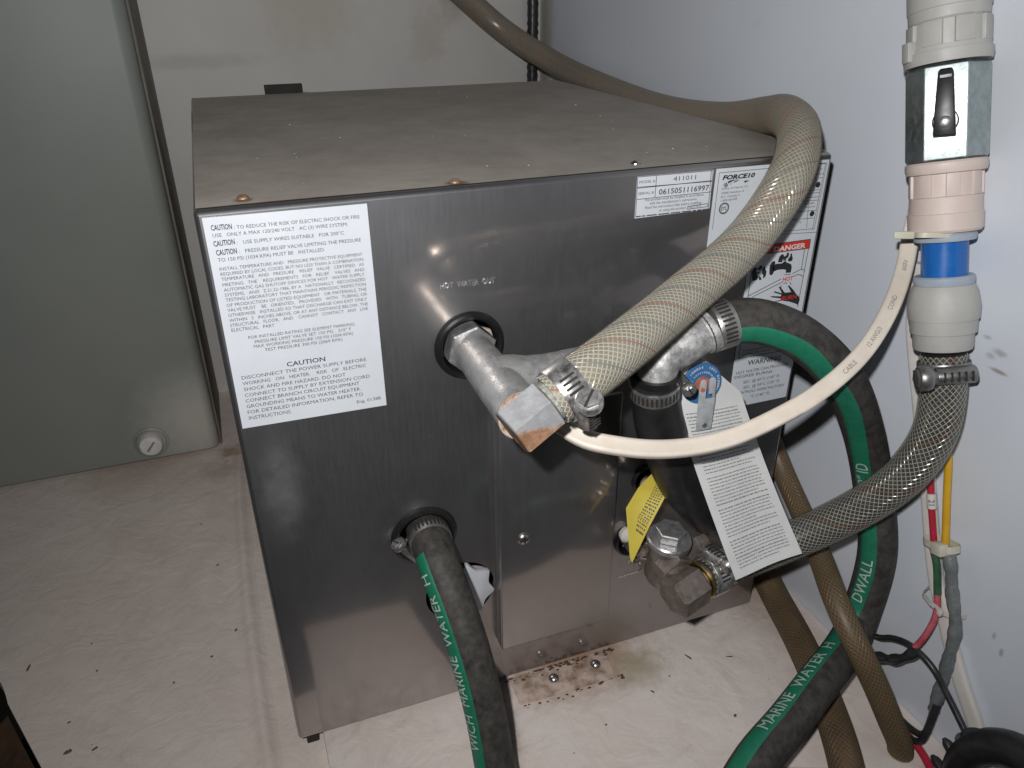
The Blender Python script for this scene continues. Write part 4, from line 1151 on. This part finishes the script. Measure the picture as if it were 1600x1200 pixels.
# tags hanging from the valve
def bil(p00, p10, p01, p11, bend=0.0, nrm=(0, -1, .2)):
    p00, p10, p01, p11 = map(V, (p00, p10, p01, p11)); nrm = V(nrm).normalized()
    def f(u, v): return p00.lerp(p10, u).lerp(p01.lerp(p11, u), v) + nrm * (bend * math.sin(PI * v) + .0012 * math.sin(PI * u * 1.3 + v * 2))
    return f
tf = bil((.2090, -.0415, .2335), (.2515, -.0415, .2290), (.2415, -.0800, .1194), (.2862, -.0800, .1239), -.003)
tg_ = thing('paper_tag', 'long white printed paper tag hanging from the relief valve', 'tag', (.25, -.07, .119))
tmb = MB()
def card(u, v):
    p = tf(u, v)
    if v < .12:
        k = (.12 - v) / .12; p = tf(.5 + (u - .5) * (1 - .55 * k), v)
    return p
tmb.grid(card, 12, 40)
k0 = len(tmb.v); nn = V((0, .0004, -.0001))
tmb.add([V(p) + nn for p in tmb.v[:k0]], [tuple(reversed(f)) for f in tmb.f[:]])
tmb.build('card', 'tag_paper', tg_, smooth=60, recalc=False)
pr = MB()
def tagmark(u0, u1, v0, v1, up=.00018):
    nrm = V((0, -1, -.3)).normalized()
    pr.sheet([tf(u0, v1) + nrm * up, tf(u1, v1) + nrm * up, tf(u1, v0) + nrm * up, tf(u0, v0) + nrm * up])
v = .185
para = 0
while v < .965:
    u = .10 + random.uniform(0, .012); end = .90 - (random.uniform(0, .3) if random.random() < .18 else random.uniform(0, .03))
    h_ = .0058 if random.random() < .8 else .0075
    while u < end:
        w = random.uniform(.012, .06)
        x = u
        while x < min(u + w, end):
            lw = random.uniform(.006, .011); tagmark(x, min(x + lw, end), v, v + h_ * random.uniform(.75, 1.0)); x += lw + .0022
        u += w + .014
    v += .0165
    para += 1
    if para % 9 == 0: v += .010
pr.build('print', 'tag_print', tg_, smooth=0, recalc=False)
yt = thing('yellow_tag', 'yellow printed tag curling beside the lower valve', 'tag', (.205, -.03, .104))
yl = [((.2150, -.0360, .2230), (.2270, -.0360, .2230)), ((.2160, -.0290, .2040), (.2290, -.0290, .2010)), ((.2160, -.0240, .1800), (.2270, -.0250, .1760)), ((.2185, -.0240, .1600), (.2270, -.0260, .1560)), ((.2120, -.0200, .1480), (.2250, -.0290, .1440)), ((.2055, -.0190, .1345), (.2150, -.0320, .1290)), ((.2030, -.0320, .1085), (.2034, -.0345, .1060))]
ymb = MB()
def yfn(u, v):
    x = v * (len(yl) - 1); i = min(int(x), len(yl) - 2); f = x - i; f = f * f * (3 - 2 * f) * .5 + f * .5
    a = V(yl[i][0]).lerp(V(yl[i + 1][0]), f); b = V(yl[i][1]).lerp(V(yl[i + 1][1]), f)
    return a.lerp(b, u)
ymb.grid(yfn, 8, 42); k0 = len(ymb.v); ymb.add([V(p) + V((.0002, .0003, 0)) for p in ymb.v[:k0]], [tuple(reversed(f)) for f in ymb.f[:]])
ymb.build('card', 'yellow_tag', yt, recalc=False, smooth=60)
pr = MB()
for k in range(26):
    v0 = .47 + k * .0165
    for q in range(5):
        u0 = .50 + q * .085 + random.uniform(0, .02); u1 = u0 + random.uniform(.04, .07)
        o = V((-.0003, -.0003, 0))
        pr.sheet([yfn(u0, v0) + o, yfn(u1, v0) + o, yfn(u1, v0 + .008) + o, yfn(u0, v0 + .008) + o])
pr.build('print', 'ink', yt, smooth=0, recalc=False)

# ------------------------------------------------------------------ lower (cold) fitting
lf = thing('check_valve', 'brown tarnished valve with a grey hex cap at the lower right hole', 'valve', (.226, -.035, .085))
MB().lathe((H4[0], .02, .0945), (0, -1, 0), [(0, .0078), (.045, .0080)], 24).build('nipple', 'brown_metal', lf)
MB().lathe((.2250, -.0345, .0870), (.04, -.10, 1), [(0, .0090), (.004, .0112), (.020, .0112), (.030, .0118), (.0305, .0124)], 34).build('body', 'brown_metal', lf)
cap = MB().lathe((.2255, -.0370, .1180), (.04, -.10, 1), [(-.0012, .0128), (.0006, .0134), (.0026, .0134), (.0034, .0126)], 40).build('cap_flange', 'nickel', lf)
hexring((.2255, -.0370, .1214), (.04, -.10, 1), .0093, 0, .0062, (1, .5, 0), .0007).build('hex_cap', 'nickel', cap, smooth=20)
MB().lathe((.2330, -.0345, .1035), (1, .1, .1), [(0, .0062), (.014, .0060), (.0145, .0066), (.0215, .0066), (.0228, .0058)], 8).build('side_plug', 'brown_metal', lf, smooth=25)
hexring((.2235, -.0400, .1040), (.15, -.95, -.10), .0122, 0, .0105, (0, 0, 1), .0010).build('hex_nut', 'brown_metal', lf, smooth=20)
# stringy sealing tape on the threads
sp = MB()
for k in range(46):
    a = random.uniform(0, 2 * PI); yy = random.uniform(-.026, -.012); rr = .0084
    q = V((H4[0] + rr * math.cos(a), yy, .0945 + rr * math.sin(a))); d = V((random.gauss(0, 1), random.gauss(0, 1), random.gauss(0, 1))).normalized()
    sp.bar(q, q + d * random.uniform(.002, .0045), .0006, 5)
sp.build('thread_tape', 'brown_metal', lf, kind='stuff')
ec2 = V((.2245, -.0605, .1000)); HB = V((.93, .22, .12)).normalized()
le = thing('hose_elbow', 'brown hex hose elbow below the check valve', 'pipe fitting', (.24, -.06, .08))
hexring(ec2, HB, .0128, -.0105, .0105, (-.1, -.95, .35), .0022).build('hex_body', 'brown_metal', le, smooth=25)
MB().bar((.2240, -.0450, .1030), tuple(ec2), .0088, 24).build('nipple', 'brown_metal', le)
MB().lathe(ec2, HB, [(.010, .0088), (.026, .0085)], 24).build('barb', 'brown_metal', le)
MB().lathe(ec2, HB, [(.0115, .0086), (.0115, .0112), (.0128, .0116), (.0135, .0112)], 28, cap=False).build('brass_ring', 'brass', le)
# sealant lump and blue tab in the hole
sb = MB(); sb.lathe((.2170, -.0005, .0990), (.2, -1, .1), [(0, .0050), (.003, .0056), (.006, .0042), (.0075, .0012)], 12); sb.build('sealant', 'seal', H)
MB().prism([(.2180, -.0085, .1010), (.2215, -.0100, .1030), (.2235, -.0110, .0960), (.2225, -.0100, .0880), (.2185, -.0085, .0900)], (0, -.0015, 0)).build('wire_tab', 'blue_tab', H, bevel=.0003)

# ------------------------------------------------------------------ clear braided hose 2
pb2 = ec2 + HB * .015
hose2, r2 = braided('braided_hose', 'clear braided hose from the blue tube connector down behind the white tag', [
    (.3482, -.0835, .2400), (.3480, -.0890, .2230), (.3465, -.0930, .1990), (.3400, -.0900, .1740), (.3280, -.0800, .1490), (.3100, -.0660, .1250), (.2880, -.0560, .1090), (.2680, -.0530, .1030), tuple(pb2)],
    .0116, 'core_clear', 'yarn_clear', 'shell_clear', 22, 13.5, .00020, (None, 'yarn_red', None, None, None, None, None, None, None, 'yarn_blue', None, None, 'yarn_red', None, None, None, None, None, None, 'yarn_blue'))
c0, t0, _, _ = hose2.at(hose2.len - .0062)
hose_clamp('steel clamp on the clear hose at the lower elbow, half behind the tag', c0, t0, .0118, tuple(CAM_U * .80 - CAM_R * .10 + CAM_B * .45), tuple(CAM_B - CAM_U * .3), .0104, 'clamp', 3, tuple(CAM_B), hs=1.15)
c0, t0, _, _ = hose2.at(.0085)
hose_clamp('grey clamp under the plastic connector at the top of the clear hose', c0, t0, .0119, tuple(CAMV(c0) + CAM_R * .35), tuple(-CAM_R + CAMV(c0) * .35), .0100, 'clamp_grey', 3, tuple(CAMV(c0) - CAM_R * .9), hs=1.5)

# hose 3, stained, lying on the pad; hose 4, along the wall
braided('braided_hose', 'rust stained brown hose lying on the pad at the foot of the wall', [
    (.3440, .075, .055), (.3470, .030, .0270), (.3460, -.0013, .0095), (.3323, -.0499, .0088), (.3157, -.0948, .0088), (.2969, -.1356, .0060), (.2830, -.165, -.012), (.276, -.185, -.045)],
    .0101, 'core_brown', 'yarn_brown', 'shell_dirty', 18, 18, .00022, (None, None, 'yarn_blue'))
braided('braided_hose', 'thin olive braided hose sloping down the right wall to the floor', [
    (.3440, .085, .165), (.3455, .0340, .1300), (.3470, .0097, .1063), (.3380, -.0322, .0895), (.3250, -.0600, .0888), (.3140, -.0836, .0866), (.3115, -.0992, .0785), (.3145, -.1106, .0658), (.3230, -.1206, .0442), (.3330, -.1304, .0180), (.3390, -.1350, .0030), (.3410, -.1355, -.014), (.342, -.1355, -.05)],
    .0074, 'core_olive', 'yarn_olive', 'shell_dirty', 16, 19, .00030, (None, 'yarn_red', None, None, 'yarn_blue', None, None, 'yarn_red'))

# ------------------------------------------------------------------ flat white cable
class Ribbon:
    def __init__(self, pts, face):
        self.tb = Tube(pts, .003); self.face = face
    def fr(self, s):
        c, t, _, _ = self.tb.at(s); f = self.face(s / self.tb.len, c); f = (f - t * f.dot(t)).normalized(); return c, t, f, t.cross(f)
    def pt(self, s, a, b):
        c, t, f, w = self.fr(s); return c + w * a + f * b
    def skin(self, hw, hh, grooves=True):
        prof = []
        n = 40
        for k in range(n):
            a = 2 * PI * k / n; ca, sa = math.cos(a), math.sin(a)
            x = hw * math.copysign(abs(ca) ** .55, ca); y = hh * math.copysign(abs(sa) ** .55, sa)
            if grooves: y *= 1 - .26 * (math.exp(-((x / hw - .33) / .07) ** 2) + math.exp(-((x / hw + .33) / .07) ** 2))
            prof.append((x, y))
        tb = self.tb; vs = []; fs = []; k = tb.n
        for i in range(k + 1):
            c, t, f, w = self.fr(i * tb.ds)
            vs += [c + w * x + f * y for x, y in prof]
        for i in range(k):
            for j in range(n): fs.append((i * n + j, i * n + (j + 1) % n, (i + 1) * n + (j + 1) % n, (i + 1) * n + j))
        fs += [tuple(range(n - 1, -1, -1)), tuple(k * n + j for j in range(n))]
        return MB().add(vs, fs)
def facefn(u, c):
    d = CAMV(c)
    if u < .5: return (d * .80 + V((0, 0, .55)) * (1 - u)).normalized()
    return (d + V((-.35, 0, .0)) * (u - .5)).normalized()
rb = Ribbon([(.1350, -.0500, .2330), (.1400, -.0640, .2318), (.1475, -.0760, .2288), (.1594, -.0820, .2262), (.1778, -.0850, .2217), (.1979, -.0860, .2190), (.2170, -.0880, .2205), (.2385, -.0885, .2256), (.2619, -.0890, .2347), (.2920, -.0825, .2472), (.3178, -.0700, .2605), (.3392, -.0550, .2766), (.3490, -.0455, .2910), (.353, -.042, .305)],
            facefn)
cb = thing('flat_cable', 'flat cream coloured electrical cable curving across in front of the tag', 'cable', (.25, -.08, .215))
rb.skin(.0044, .0027).build('sheath', 'cable', cb, smooth=60)
sl_ = rb.tb.near((.3030, -.0665, .2325)); rr_ = rb.tb.near((.3500, -.0445, .2904))
def ribbon_text(txt, s0, cap):
    ct = MB()
    vs, fs, w = textmesh(txt, 0.0, .3); out = []
    for a, b in vs: 
        c, t, f, w_ = rb.fr(s0 + a * cap); up = f.cross(t); sg = 1 if up.dot(w_) > 0 else -1
        out.append(c + w_ * (sg * (b - .5) * cap) + f * .0029)
    ct.add(out, fs); ct.build('lettering', 'ink_faint', cb, smooth=0, recalc=False)
for txt, p in (('CABLE', (.2800, -.0855, .2415)), ('12 AWG/3', (.2990, -.0800, .2500)), ('COND', (.3190, -.0695, .2612)), ('600V', (.3390, -.0553, .2762)), ('10', (.3480, -.0470, .2880))):
    ribbon_text(txt, rb.tb.near(p), .0024)
wr = Ribbon([(.3625, -.0445, .275), (.3640, -.0480, .2426), (.3642, -.0642, .2019), (.3642, -.0849, .1538), (.3642, -.1058, .1042), (.3642, -.1177, .0851), (.3642, -.1385, .0546), (.3642, -.1570, .0330), (.364, -.18, .00)], lambda u, c: V((-1, -.25, .1)))
wc = thing('flat_cable', 'pale flat cable hanging straight down against the right wall', 'cable', (.364, -.12, .0))
wr.skin(.0043, .0026, False).build('sheath', 'cable_thin', wc, smooth=60)

# ------------------------------------------------------------------ valve column on the right wall
CA = V((.348, -.03574, .40318)); CB = V((.348, -.08237, .24260)); AX = (CA - CB).normalized()
def ribs(mb, d0, d1, r, n, w, t, ph=0.0):
    e1, e2, _ = frame(AX, CAMV(CB))
    for k in range(n):
        a = ph + 2 * PI * k / n; rd = e1 * math.cos(a) + e2 * math.sin(a); tg = AX.cross(rd)
        R = Matrix((tg, AX, rd)).transposed(); mb.box((-w / 2, d0, -.002), (w / 2, d1, t), R, CB + rd * r)
# distances (m) up the column
g1 = thing('plastic_connector', 'grey plastic push connector at the very top right, above the metal valve', 'pipe fitting', tuple(CB + AX * .138))
MB().lathe(CB, AX, [(.1385, .0150), (.1385, .0186), (.1415, .0192), (.1440, .0190), (.1442, .0182), (.1462, .0180), (.1464, .0168), (.1570, .0166), (.1572, .0150)], 44).build('flange', 'grey_plastic', g1, smooth=30)
rbm = MB(); ribs(rbm, .1462, .1572, .0166, 8, .0085, .0012, .4); rbm.build('grip_ribs', 'grey_plastic', g1, bevel=.0004)
MB().lathe(CB, AX, [(.1565, .0158), (.1580, .0172), (.1625, .0174), (.1628, .0178), (.172, .0180), (.1722, .0166), (.20, .0166)], 44).build('collar', 'grey_plastic', g1, smooth=30)
tbm = MB(); ribs(tbm, .141, .150, .0186, 1, .006, .0022, -1.05); tbm.build('tab', 'grey_plastic', g1, bevel=.0005)
g2 = thing('ball_valve', 'six sided metal shut off valve with a black lever on the right wall', 'valve', tuple(CB + AX * .094))
e1, e2, _ = frame(AX, CAMV(CB + AX * .117) + CAM_R * -.04)
hb_ = MB(); vr = .0182
rot = (e1 * math.cos(PI / 6) + e2 * math.sin(PI / 6))
hb_.lathe(CB, AX, [(.0935, .0160), (.0950, vr), (.1370, vr), (.1385, .0160)], 6, rot).build('body', 'valve_metal', g2, smooth=15, bevel=.0005)
vc = CB + AX * .1120 + e1 * (vr * math.cos(PI / 6))
le_ = MB(); lvd = AX
def lvp(pts, z0): return [vc + e2 * a + AX * b + e1 * z0 for a, b in pts]
hl = MB().lathe(vc, e1, [(0, .0056), (.0022, .0056), (.0030, .0050)], 24).build('spindle_boss', 'lever_black', g2)
le_.prism(lvp([(-.0050, -.0065), (.0046, -.0070), (.0040, .0030), (.0031, .0218), (.0022, .0230), (-.0024, .0230), (-.0032, .0218), (-.0046, .0030)], .0030), e1 * .0032)
lvr = le_.build('lever', 'lever_black', g2, bevel=.0007)
MB().box((-.0023, -.0006, 0), (.0023, .0006, .0006), Matrix((e2, AX, e1)).transposed(), vc + AX * .0195 + e1 * .0062).build('lever_tip_ridge', 'lever_black', lvr, smooth=0)
MB().lathe(vc + e1 * .0062 - AX * .0005, e1, [(0, .0027), (.0008, .0026), (.0014, .0016)], 18).build('lever_screw', 'clamp_dull', lvr)
g3 = thing('plastic_connector', 'pinkish plastic connector between the metal valve and the blue tube', 'pipe fitting', tuple(CB + AX * .054))
MB().lathe(CB, AX, [(.0600, .0140), (.0600, .0160), (.0612, .0168), (.0690, .0170), (.0695, .0164), (.0770, .0162), (.0775, .0152), (.0880, .0152), (.0885, .0176), (.0905, .0182), (.0930, .0182), (.0940, .0174), (.0940, .0150)], 44).build('shell', 'pink_plastic', g3, smooth=30)
rbm = MB(); ribs(rbm, .0772, .0882, .0152, 8, .0060, .0010, .2); rbm.build('grip_ribs', 'pink_plastic', g3, bevel=.0004)
MB().lathe(CB, AX, [(.0555, .0108), (.0555, .0138), (.0570, .0142), (.0585, .0142), (.0602, .0128)], 40).build('collet', 'ring_plastic', g3)
g4 = thing('blue_tube', 'short bright blue plastic tube between two connectors', 'pipe', tuple(CB + AX * .03))
MB().lathe(CB, AX, [(.030, .0106), (.060, .0106)], 36).build('tube', 'blue_tube', g4)
g5 = thing('plastic_connector', 'grey ringed plastic connector under the blue tube', 'pipe fitting', tuple(CB))
MB().lathe(CB, AX, [(.0005, .0118), (.0005, .0136), (.0015, .0140), (.0090, .0142), (.0092, .0154), (.0160, .0157), (.0162, .0164), (.0232, .0168), (.0240, .0166), (.0300, .0156), (.0335, .0140), (.0340, .0125)], 44).build('shell', 'grey_plastic', g5, smooth=22)
MB().lathe(CB, AX, [(.0335, .0108), (.0335, .0134), (.0350, .0140), (.0375, .0140), (.0382, .0132), (.0382, .0108)], 40).build('collet', 'ring_plastic', g5)

# ------------------------------------------------------------------ cable ties
def tie(label, c, w, t, hw, ht, n, head_at, hd=(.0030, .0042, .0030), ww=.0028, mt='tie'):
    """flat nylon strap looped round something, with its locking head; w, t = half axes directions"""
    c = V(c); w = V(w).normalized(); t = V(t).normalized(); ax = w.cross(t)
    root = thing('cable_tie', label, 'cable tie', tuple(c), 'nylon cable ties')
    def f(u, v):
        a = 2 * PI * u; k = 1.0
        return c + w * (hw * math.copysign(abs(math.cos(a)) ** .6, math.cos(a))) + t * (ht * math.copysign(abs(math.sin(a)) ** .6, math.sin(a))) + ax * ((v - .5) * ww)
    mb = MB().grid(f, 40, 1); mb.build('strap', mt, root, smooth=50)
    R = Matrix((w, t, ax)).transposed(); h = c + w * head_at[0] + t * head_at[1]
    MB().box((-hd[0], -hd[1], -hd[2]), hd, R, h).build('head', mt, root, bevel=.0008)
    return root
q = CB + AX * .0580
tie('cream cable tie nub beside the top of the blue tube', q, CAM_R, CAMV(q), .0150, .0150, 0, (-.0200, .002), (.0052, .0026, .0022))
q = V((.3575, -.1075, .1310))
tie('large cream cable tie round the red and yellow wires', q, (-.15, -1, .35), (-1, .15, 0), .0105, .0058, 0, (.0055, .0060), (.0038, .0028, .0034), .0042)
ts = thing('cable_tie', 'thin pale cable tie low on the hanging cable', 'cable tie', (.356, -.115, .094), 'nylon cable ties')
tk = [V((.3675, -.1052, .0962)), V((.3610, -.1056, .0961)), V((.3545, -.1080, .0959)), V((.3528, -.1150, .0955)), V((.3535, -.1225, .0950)), V((.3570, -.1285, .0946)), V((.3640, -.1300, .0945))]
def strapf(u, v):
    x = v * (len(tk) - 1); i = min(int(x), len(tk) - 2); return tk[i].lerp(tk[i + 1], x - i) + V((0, .0003, 1)) * ((u - .5) * .0036)
MB().grid(strapf, 1, 24).build('strap', 'cable_thin', ts, smooth=60)
MB().box((.3512, -.1242, .0930), (.3538, -.1212, .0966)).build('head', 'cable_thin', ts, bevel=.0006)

# ------------------------------------------------------------------ wires
def wire(name, label, pts, r, mt, cat='wire', lump=None, n=12):
    tb = Tube(pts, .0025); return tb.skin(r, n, rfn=lump).build(name, mt, label=label, cat=cat, smooth=60)
wire('red_wire', 'red wire going up behind the clear hose with a white number sleeve', [(.3600, -.0820, .1900), (.3585, -.0877, .1680), (.3580, -.0934, .1521), (.3575, -.1027, .1295), (.3565, -.1060, .1225)], .0019, 'red_wire')
sv = Tube([(.3581, -.0925, .1555), (.3579, -.0955, .1475)], .001); slv = sv.skin(.0026, 16).build('wire_sleeve', 'plug', label='white number sleeve on the red wire', cat='sleeve')
q = tube_text(sv, '21', .0030, sv.theta(.003, CAMV(sv.c[0])), .0026, .0030, 1, .01, .0002); q.build('lettering', 'ink', slv, smooth=0, recalc=False)
wire('yellow_wire', 'yellow wire coming down beside the red one to the cable tie', [(.3605, -.0850, .2000), (.3600, -.0930, .1846), (.3600, -.1010, .1561), (.3585, -.1090, .1320), (.3580, -.1110, .1250)], .0021, 'yellow_wire')
wire('green_wire', 'dark green spliced wire end just under the large cable tie', [(.3555, -.1050, .1270), (.3560, -.1099, .1180), (.3560, -.1140, .1060), (.3560, -.1155, .1015)], .0021, 'green_wire')
wire('pink_wire', 'faded pink red wire bending left under the thin tie', [(.3560, -.1150, .1020), (.3545, -.1195, .0920), (.3500, -.1203, .0750), (.3450, -.1163, .0574)], .0019, 'pink_wire')
wire('wire_splice', 'black taped wire splice at the end of the pink wire', [(.3475, -.1203, .0650), (.3445, -.1160, .0555), (.3455, -.1054, .0436), (.3480, -.0960, .036)], .0030, 'black_wire', lump=lambda s: 1 + .18 * math.sin(s * 420))
wire('taped_loom', 'lumpy grey taped wire bundle hanging along the wall', [(.3585, -.1120, .1290), (.3580, -.1156, .1238), (.3575, -.1227, .1066), (.3565, -.1309, .0907), (.3545, -.1345, .0698), (.3525, -.1372, .0440), (.3518, -.1380, .0330)], .0034, 'tape', 'wire', lump=lambda s: 1 + .10 * math.sin(s * 300) + .06 * math.sin(s * 811 + 1), n=18)
wire('black_wire', 'black wire leaving the taped bundle and hooking behind the olive hose', [(.3525, -.1372, .0400), (.3510, -.1390, .0200), (.3505, -.1380, .0110), (.3500, -.1311, .0083), (.3500, -.1200, .0075), (.3480, -.1080, .0120)], .0021, 'black_wire')
wire('black_wire', 'second black wire running beside it out of the taped bundle', [(.3500, -.1400, .0400), (.3478, -.1410, .0200), (.3470, -.1400, .0090), (.3465, -.1330, .0050), (.3480, -.1230, .0040), (.3465, -.1120, .0090)], .0021, 'black_wire')
wire('looped_wire', 'thin black wire arching over to the black pump at bottom right', [(.3580, -.0850, .0380), (.3545, -.0910, .0440), (.3500, -.1017, .0559), (.3470, -.1161, .0650), (.3480, -.1307, .0630), (.3500, -.1432, .0524), (.3500, -.1600, .0400)], .0019, 'black_wire')
wire('red_lead', 'thin red wire on the floor beside the end of the olive hose', [(.3470, -.1180, .0080), (.3490, -.1290, .0030), (.3490, -.1400, .0020), (.3440, -.1560, .0000), (.335, -.175, -.003)], .0024, 'red_wire')

# ------------------------------------------------------------------ black pump, bottom right corner
pu = thing('bilge_pump', 'black plastic pump end with ribs in the bottom right corner', 'pump', (.335, -.19, .0))
ar = Tube([(.3350, -.1705, -.004), (.3350, -.1705, .0240), (.3350, -.1712, .0396), (.3350, -.1770, .0560), (.3350, -.1882, .0700), (.3350, -.1995, .0755), (.3350, -.2104, .0755), (.335, -.24, .06)], .003)
ar.skin(.0082, 28, rfn=lambda s: .72 + .38 * min(1, s / .07)).build('outlet', 'pump', pu)
for k, (p, d) in enumerate((((.3350, -.1680, .0370), (-.1, .75, .45)), ((.3350, -.1660, .0210), (-.1, .85, .30)))):
    MB().lathe(p, d, [(0, .0034), (.008, .0026), (.0105, .0010)], 10).build('rib', 'pump', pu)
MB().lathe((.3460, -.1690, .0440), (-.1, .2, 1), [(-.008, .0080), (.004, .0078), (.0052, .0066)], 20).build('boss', 'pump', pu)
MB().lathe((.3440, -.1660, .0395), (-.3, .6, .7), [(0, .0040), (.0055, .0038), (.007, .0022)], 16).build('cap_nut', 'clamp_dull', pu)

# ------------------------------------------------------------------ small things behind the heater
MB().box((.0605, .386, .20), (.0920, .394, .3345)).build('black_block', 'dark', smooth=0, label='black block peeking over the back edge of the heater', cat='block')
cs = Tube([(.3555, .508, .20), (.3560, .508, .45), (.3560, .508, .60)], .004)
cs.skin(.0058, 18, rfn=lambda s: 1 + .10 * math.sin(s * 700)).build('corrugated_conduit', 'black_wire', label='black corrugated conduit standing in the back corner', cat='conduit')

# ------------------------------------------------------------------ crumbs and flakes
cr = MB()
def crumb(x, y, z, r, el=1.0, a=0.0):
    n = 6; pts = []
    for k in range(n):
        t = 2 * PI * k / n; u = r * el * math.cos(t) * random.uniform(.6, 1.2); w = r * math.sin(t) * random.uniform(.6, 1.2)
        pts.append(V((x + u * math.cos(a) - w * math.sin(a), y + u * math.sin(a) + w * math.cos(a), z)))
    c = V((x, y, z + r * .7)); k = len(cr.v); cr.add(pts + [c], [(i, (i + 1) % n, n) for i in range(n)] + [tuple(range(n - 1, -1, -1))])
for x, y, r, e, a in ((-.1702, .1344, .0011, 4.0, 1.35), (-.1353, .0513, .0016, 1.8, .3), (-.1200, .0480, .0011, 2.2, .5), (-.138, .075, .0009, 1.6, .5), (-.125, .115, .0009, 1.5, .4), (-.055, .262, .0010, 1, 0), (-.05, .10, .0011, 1.2, .4), (-.043, .20, .0011, 1.3, .3), (-.075, .085, .001, 1, 0)):
    crumb(x, y, ZF + .0002, r, e, a)
for k in range(5): crumb(random.uniform(-.2, -.03), random.uniform(.04, .37), ZF + .0002, abs(random.gauss(0, .0004)) + .0003, random.uniform(1, 2), random.uniform(0, 3))
for x, y, r, e, a in ((.2598, -.0262, .0009, 4, -1.2), (.222, -.043, .0007, 3.4, -.9), (.2865, -.036, .0007, 5, -.35), (.262, -.078, .0010, 1.5, .5), (.239, -.036, .0008, 1, 0), (.182, -.055, .0008, 1.3, .2)):
    crumb(x, y, ZP + .0002, r, e, a)
for k in range(12): crumb(random.uniform(.13, .345), random.uniform(-.10, -.004), ZP + .0002, abs(random.gauss(0, .0002)) + .0002, random.uniform(1, 2.5), random.uniform(0, 3))
cr.build('crumbs', 'crumb', label='dark crumbs and flakes scattered over floor and pad', cat='debris', kind='stuff')
lid_ = MB(); cr, keep = lid_, cr
for k in range(60): crumb(random.uniform(.01, .32), random.uniform(.02, .36), HH + .0010, abs(random.gauss(0, .00028)) + .00015, random.uniform(1, 2), random.uniform(0, 3))
lid_.build('lint', 'plug', label='pale specks of lint on the dusty top', cat='debris', kind='stuff')
